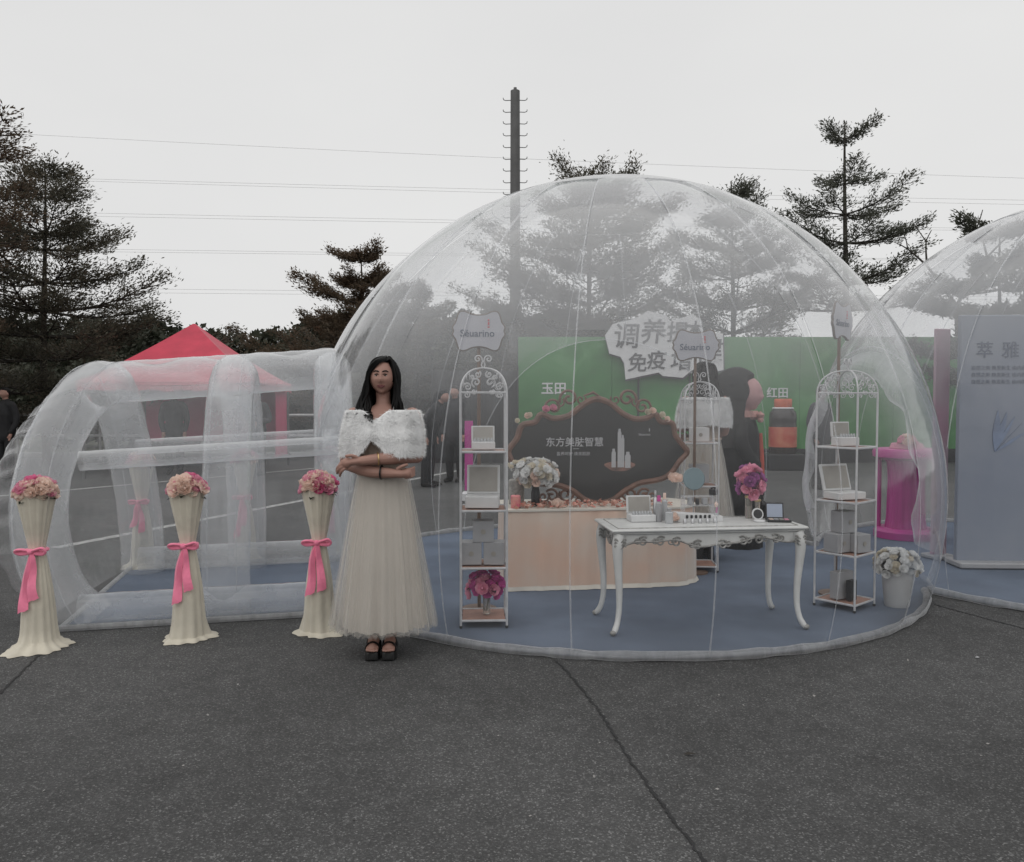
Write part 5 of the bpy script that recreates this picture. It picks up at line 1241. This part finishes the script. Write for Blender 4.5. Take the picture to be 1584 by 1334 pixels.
M_ACR = film('acrylic', .16, .4, .1, 6)
for z in (.003, .09, .15): MB().box((0, 0, z), (.20, .10, .004)).build('acrylic_plate', M_ACR, st_, smooth=False)
for x in (-.098, .098): MB().box((x, 0, .077), (.004, .096, .15)).build('acrylic_side', M_ACR, st_, smooth=False)
for x, w_, h_ in ((-.05, .03, .05), (.0, .02, .04), (.05, .035, .045)): MB().box((x, 0, .093 + h_ / 2), (w_, .03, h_), bev=.004).build('sample', M_GREYB if x else M_DARK, st_)
mr = thing('round_mirror', 'round blue-green cosmetic mirror on a thin stand', 'mirror', wtp(.04, .20), R(5))
MB().lathe([(.072, -.004), (.076, 0), (.072, .004)], n=30).xf(Matrix.Translation((0, 0, .262)) @ Matrix.Rotation(R(82), 4, 'X')).build('mirror_disc', mat('mirror_face', (.16, .22, .24), .2, .4, var=.1), mr); MB().tube([(0, .006, 0), (0, .006, .19)], .004, 6).build('stem', M_SILV, mr); MB().lathe([(.05, 0), (.05, .006), (.01, .012)], n=20).build('foot', M_SILV, mr)
cb_ = thing('black_box', 'tiny black gift cube with bow on a slim clear riser', 'gift box', wtp(.165, .17), R(30)); MB().box((0, 0, .175), (.045, .045, .04), bev=.004).build('cube', M_BLKV, cb_); MB().box((0, 0, .0775), (.03, .03, .155)).build('riser', M_ACR, cb_, smooth=False); MB().tube([(-.02, 0, .2), (0, 0, .205), (.02, 0, .2)], [.008, .004, .008], 6).build('bow', M_BLKV, cb_)
br = thing('makeup_brush', 'magenta handled makeup brush standing beside the display tray', 'brush', wtp(.14, .05)); MB().lathe([(.016, 0), (.016, .05), (.014, .052)], n=12).build('brush_cup', M_GLASSB, br); MB().tube([(0, 0, .01), (.004, 0, .09)], .006, 7).build('handle', M_MGF, br); MB().lathe([(.008, .09), (.013, .11), (.004, .125)], n=10).build('bristles', M_PEA, br)
vase('gold rimmed glass vase on the carved table holding blooms', wtp(.40, .14), [(.022, 0), (.024, .01), (.022, .14), (.024, .15)], M_GLASS, rim=M_GOLDR); vase('second gold rimmed glass vase, behind the compact mirror', wtp(.445, .10), [(.018, 0), (.02, .01), (.016, .08), (.02, .13)], M_GLASS, rim=M_GOLDR)
bouquet('pink_flowers', 'pink and purple peonies in the gold rimmed vase', on(WT, WR, .40, .14, .652 + .24), 'ppphuu', 20, .075, .10, .040, leaves=6, part='bloom', seed=15, stem=.16, core=M_PUR, cov=1.7, loose=.2)
bt_ = thing('black_bottle', 'round shouldered black bottle behind the open black palette', 'bottle', wtp(.50, .16)); MB().lathe([(.03, 0), (.034, .02), (.036, .09), (.012, .12), (.012, .15), (.016, .155)], n=16).build('bottle_body', M_BLKV, bt_); MB().lathe([(.017, .15), (.017, .175)], n=12).build('stopper', M_BLKV, bt_)
cm = thing('compact_mirror', 'small open round white compact mirror on ' + WTL, 'mirror', wtp(.405, -.02), R(5)); MB().lathe([(.036, 0), (.038, .006), (.03, .012)], n=20).build('compact_base', M_BOXW, cm)
l0 = MB().lathe([(.038, -.004), (.040, 0), (.038, .004)], n=22).xf(Matrix.Translation((0, .03, .045)) @ Matrix.Rotation(R(75), 4, 'X')).build('compact_lid', M_BOXW, cm); MB().lathe([(.030, -.0055), (.030, .0055)], n=20).xf(Matrix.Translation((0, .03, .045)) @ Matrix.Rotation(R(75), 4, 'X')).build('mirror', M_BLKV, l0)
pa = thing('makeup_palette', 'open black palette with pale lid mirror on ' + WTL, 'palette', wtp(.53, -.03), R(-8)); MB().box((0, 0, .008), (.15, .10, .016), bev=.004).build('palette_base', M_BLKV, pa)
l1 = MB().box((0, 0, .052), (.115, .010, .105), bev=.003).build('palette_lid', M_BLKV, pa); l1.location = (-.015, .048, .012); l1.rotation_euler = (-R(12), 0, 0); MB().box((0, -.0065, .052), (.098, .002, .086)).build('lid_mirror', mat('pale_mirror', (.30, .34, .42), .25, .2, var=.05), l1, smooth=False)
for i in range(4): MB().box((-.048 + i * .032, -.012, .0175), (.026, .05, .003)).build('colour_pan', (M_PEA, M_GREYB, M_BOXI, M_PK1)[i], pa, smooth=False)

# ------------------------------------------------------------------ planter, magenta pedestal, board in the second dome
pl_ = thing('planter', 'white tapered planter pot by the dome edge', 'planter', (2.70, 5.62, .012)); MB().lathe([(.075, 0), (.082, .008), (.105, .25), (.112, .262), (.108, .272), (.095, .262), (.09, .22)], n=26).build('pot', M_BOXW, pl_); MB().lathe([(.094, .235), (.01, .245)], n=20).build('soil', M_BARK, pl_)
bouquet('white_flowers', 'white blooms and green sprigs in the planter pot', (2.70, 5.62, .30), 'wwwwc', 60, .13, .10, .030, leaves=14, part='bloom', seed=91, core=M_LEAF, cov=1.4, loose=.14)
M_MAGP = mat('magenta_gloss', (.46, .05, .26), .35, var=.06, vscale=4)
mp_ = thing('pedestal', 'magenta round pedestal with fluted column inside the second dome', 'pedestal', (4.16, 8.5, .012))
MB().lathe([(.31, 0), (.31, .07), (.29, .085), (.27, .10)], n=36).build('base_disc', M_MAGP, mp_)
MB().lathe([(.20, .10), (.185, .2), (.175, .6), (.185, .78), (.21, .82)], n=96, wob=lambda a, z: 1 + .035 * math.sin(16 * a)).build('column', M_MAGP, mp_)
for a in (-.4, 2.7): MB().tube([(.265 * math.cos(a), .265 * math.sin(a), .09), (.265 * math.cos(a), .265 * math.sin(a), .83)], .028, 10).build('side_post', M_MAGP, mp_)
MB().lathe([(.25, .82), (.33, .85), (.335, .90), (.32, .93), (.30, .935)], n=40).build('top_disc', M_MAGP, mp_)
MB().lathe([(.16, .935), (.17, .94), (.15, .99), (.02, 1.0)], n=24).build('top_cap', M_PK1, mp_)
bouquet('pink_flowers', 'small pink posy on top of the magenta pedestal', (4.10, 8.38, 1.02), 'ppe', 9, .07, .07, .04, leaves=4, part='bloom', seed=19)
M_BLUEB = mat('blue_grey_print', (.20, .225, .285), .45, col2=(.26, .28, .32), vscale=.7); M_PALEP = mat('pale_pink_print', (.40, .37, .39), .5, col2=(.45, .24, .32), vscale=1.2)
b2 = thing('tall_board', 'tall blue-grey display board with faint characters in the second dome', 'display board', (3.86, 7.0, .01), R(-3))
MB().box((.95, 0, 1.09), (1.9, .06, 2.17), bev=.006).build('board', M_BLUEB, b2); MB().box((.95, .0, .03), (1.94, .30, .05), bev=.01).build('foot_plate', M_GREYB, b2)
for i, ch in enumerate('萃雅美'): text('lettering', ch, .15, M_TXT, b2, (.20 + .215 * i, -.034, 1.865), .004, .001)
for z, w_ in ((1.72, .34), (1.66, .5), (1.60, .44)): text('lettering', '自然之美 焕发新生 由内而外', .04, M_TXT, b2, (.34, -.033, z), .002)
M_BLU2 = mat('pale_blue_print', (.20, .25, .36), .5, col2=(.14, .17, .24), vscale=6)
for i in range(5):
    a = .5 + i * .25; MB().prism([(.30 + .05 * math.cos(a) * t * 6 + .03 * math.sin(a) * math.sin(PI * t) * s_, 1.0 + .06 * math.sin(a) * t * 6 + .03 * math.cos(a) * math.sin(PI * t) * s_) for s_, tt in ((1, [q / 8 for q in range(9)]), (-1, [q / 8 for q in range(8, 0, -1)])) for t in tt], -.035 - .001 * i, -.031).build('printed_plume', M_BLU2, b2, smooth=False)
sp = thing('side_banner', 'narrow pale pink banner leaning beside the tall blue-grey board', 'banner', (3.90, 7.35, .01), R(15)); MB().box((0, 0, 1.05), (.16, .03, 2.08), bev=.005).build('print', M_PALEP, sp); MB().box((0, 0, .02), (.22, .2, .04), bev=.01).build('foot_plate', M_GREYB, sp)

# small litter on the asphalt
M_DRY = mat('dry_leaf', (.03, .025, .02), .8)
lv = MB().add([(0, 0, .006), (.02, .012, .012), (.055, .0, .010), (.02, -.010, .009)], [(0, 1, 2, 3)]).build('fallen_leaf', M_DRY, loc=(.70, 3.25, 0)); tag(lv, 'dark curled fallen leaf on the asphalt beside the long joint', 'leaf')
pb = MB().box((0, 0, .006), (.022, .014, .008), .4, .003).build('paper_scrap', M_GREYB, loc=(2.62, 4.5, 0)); tag(pb, 'white paper scrap on the asphalt before the second dome', 'litter')

P = np.stack([rng.uniform(-3.5, 4.0, 110), rng.uniform(1.9, 5.2, 110), np.full(110, .004)], 1); P = P[np.hypot(P[:, 0] - D1.x, P[:, 1] - D1.y) > RF + .1]
V, F = leafcloud(P, .006, .4, .8); q = arrmesh('grit', V, F, mat('grit_stone', (.30, .29, .28), .8)); tag(q, 'pale grit crumbs scattered over the asphalt', 'grit', None, 'stuff')
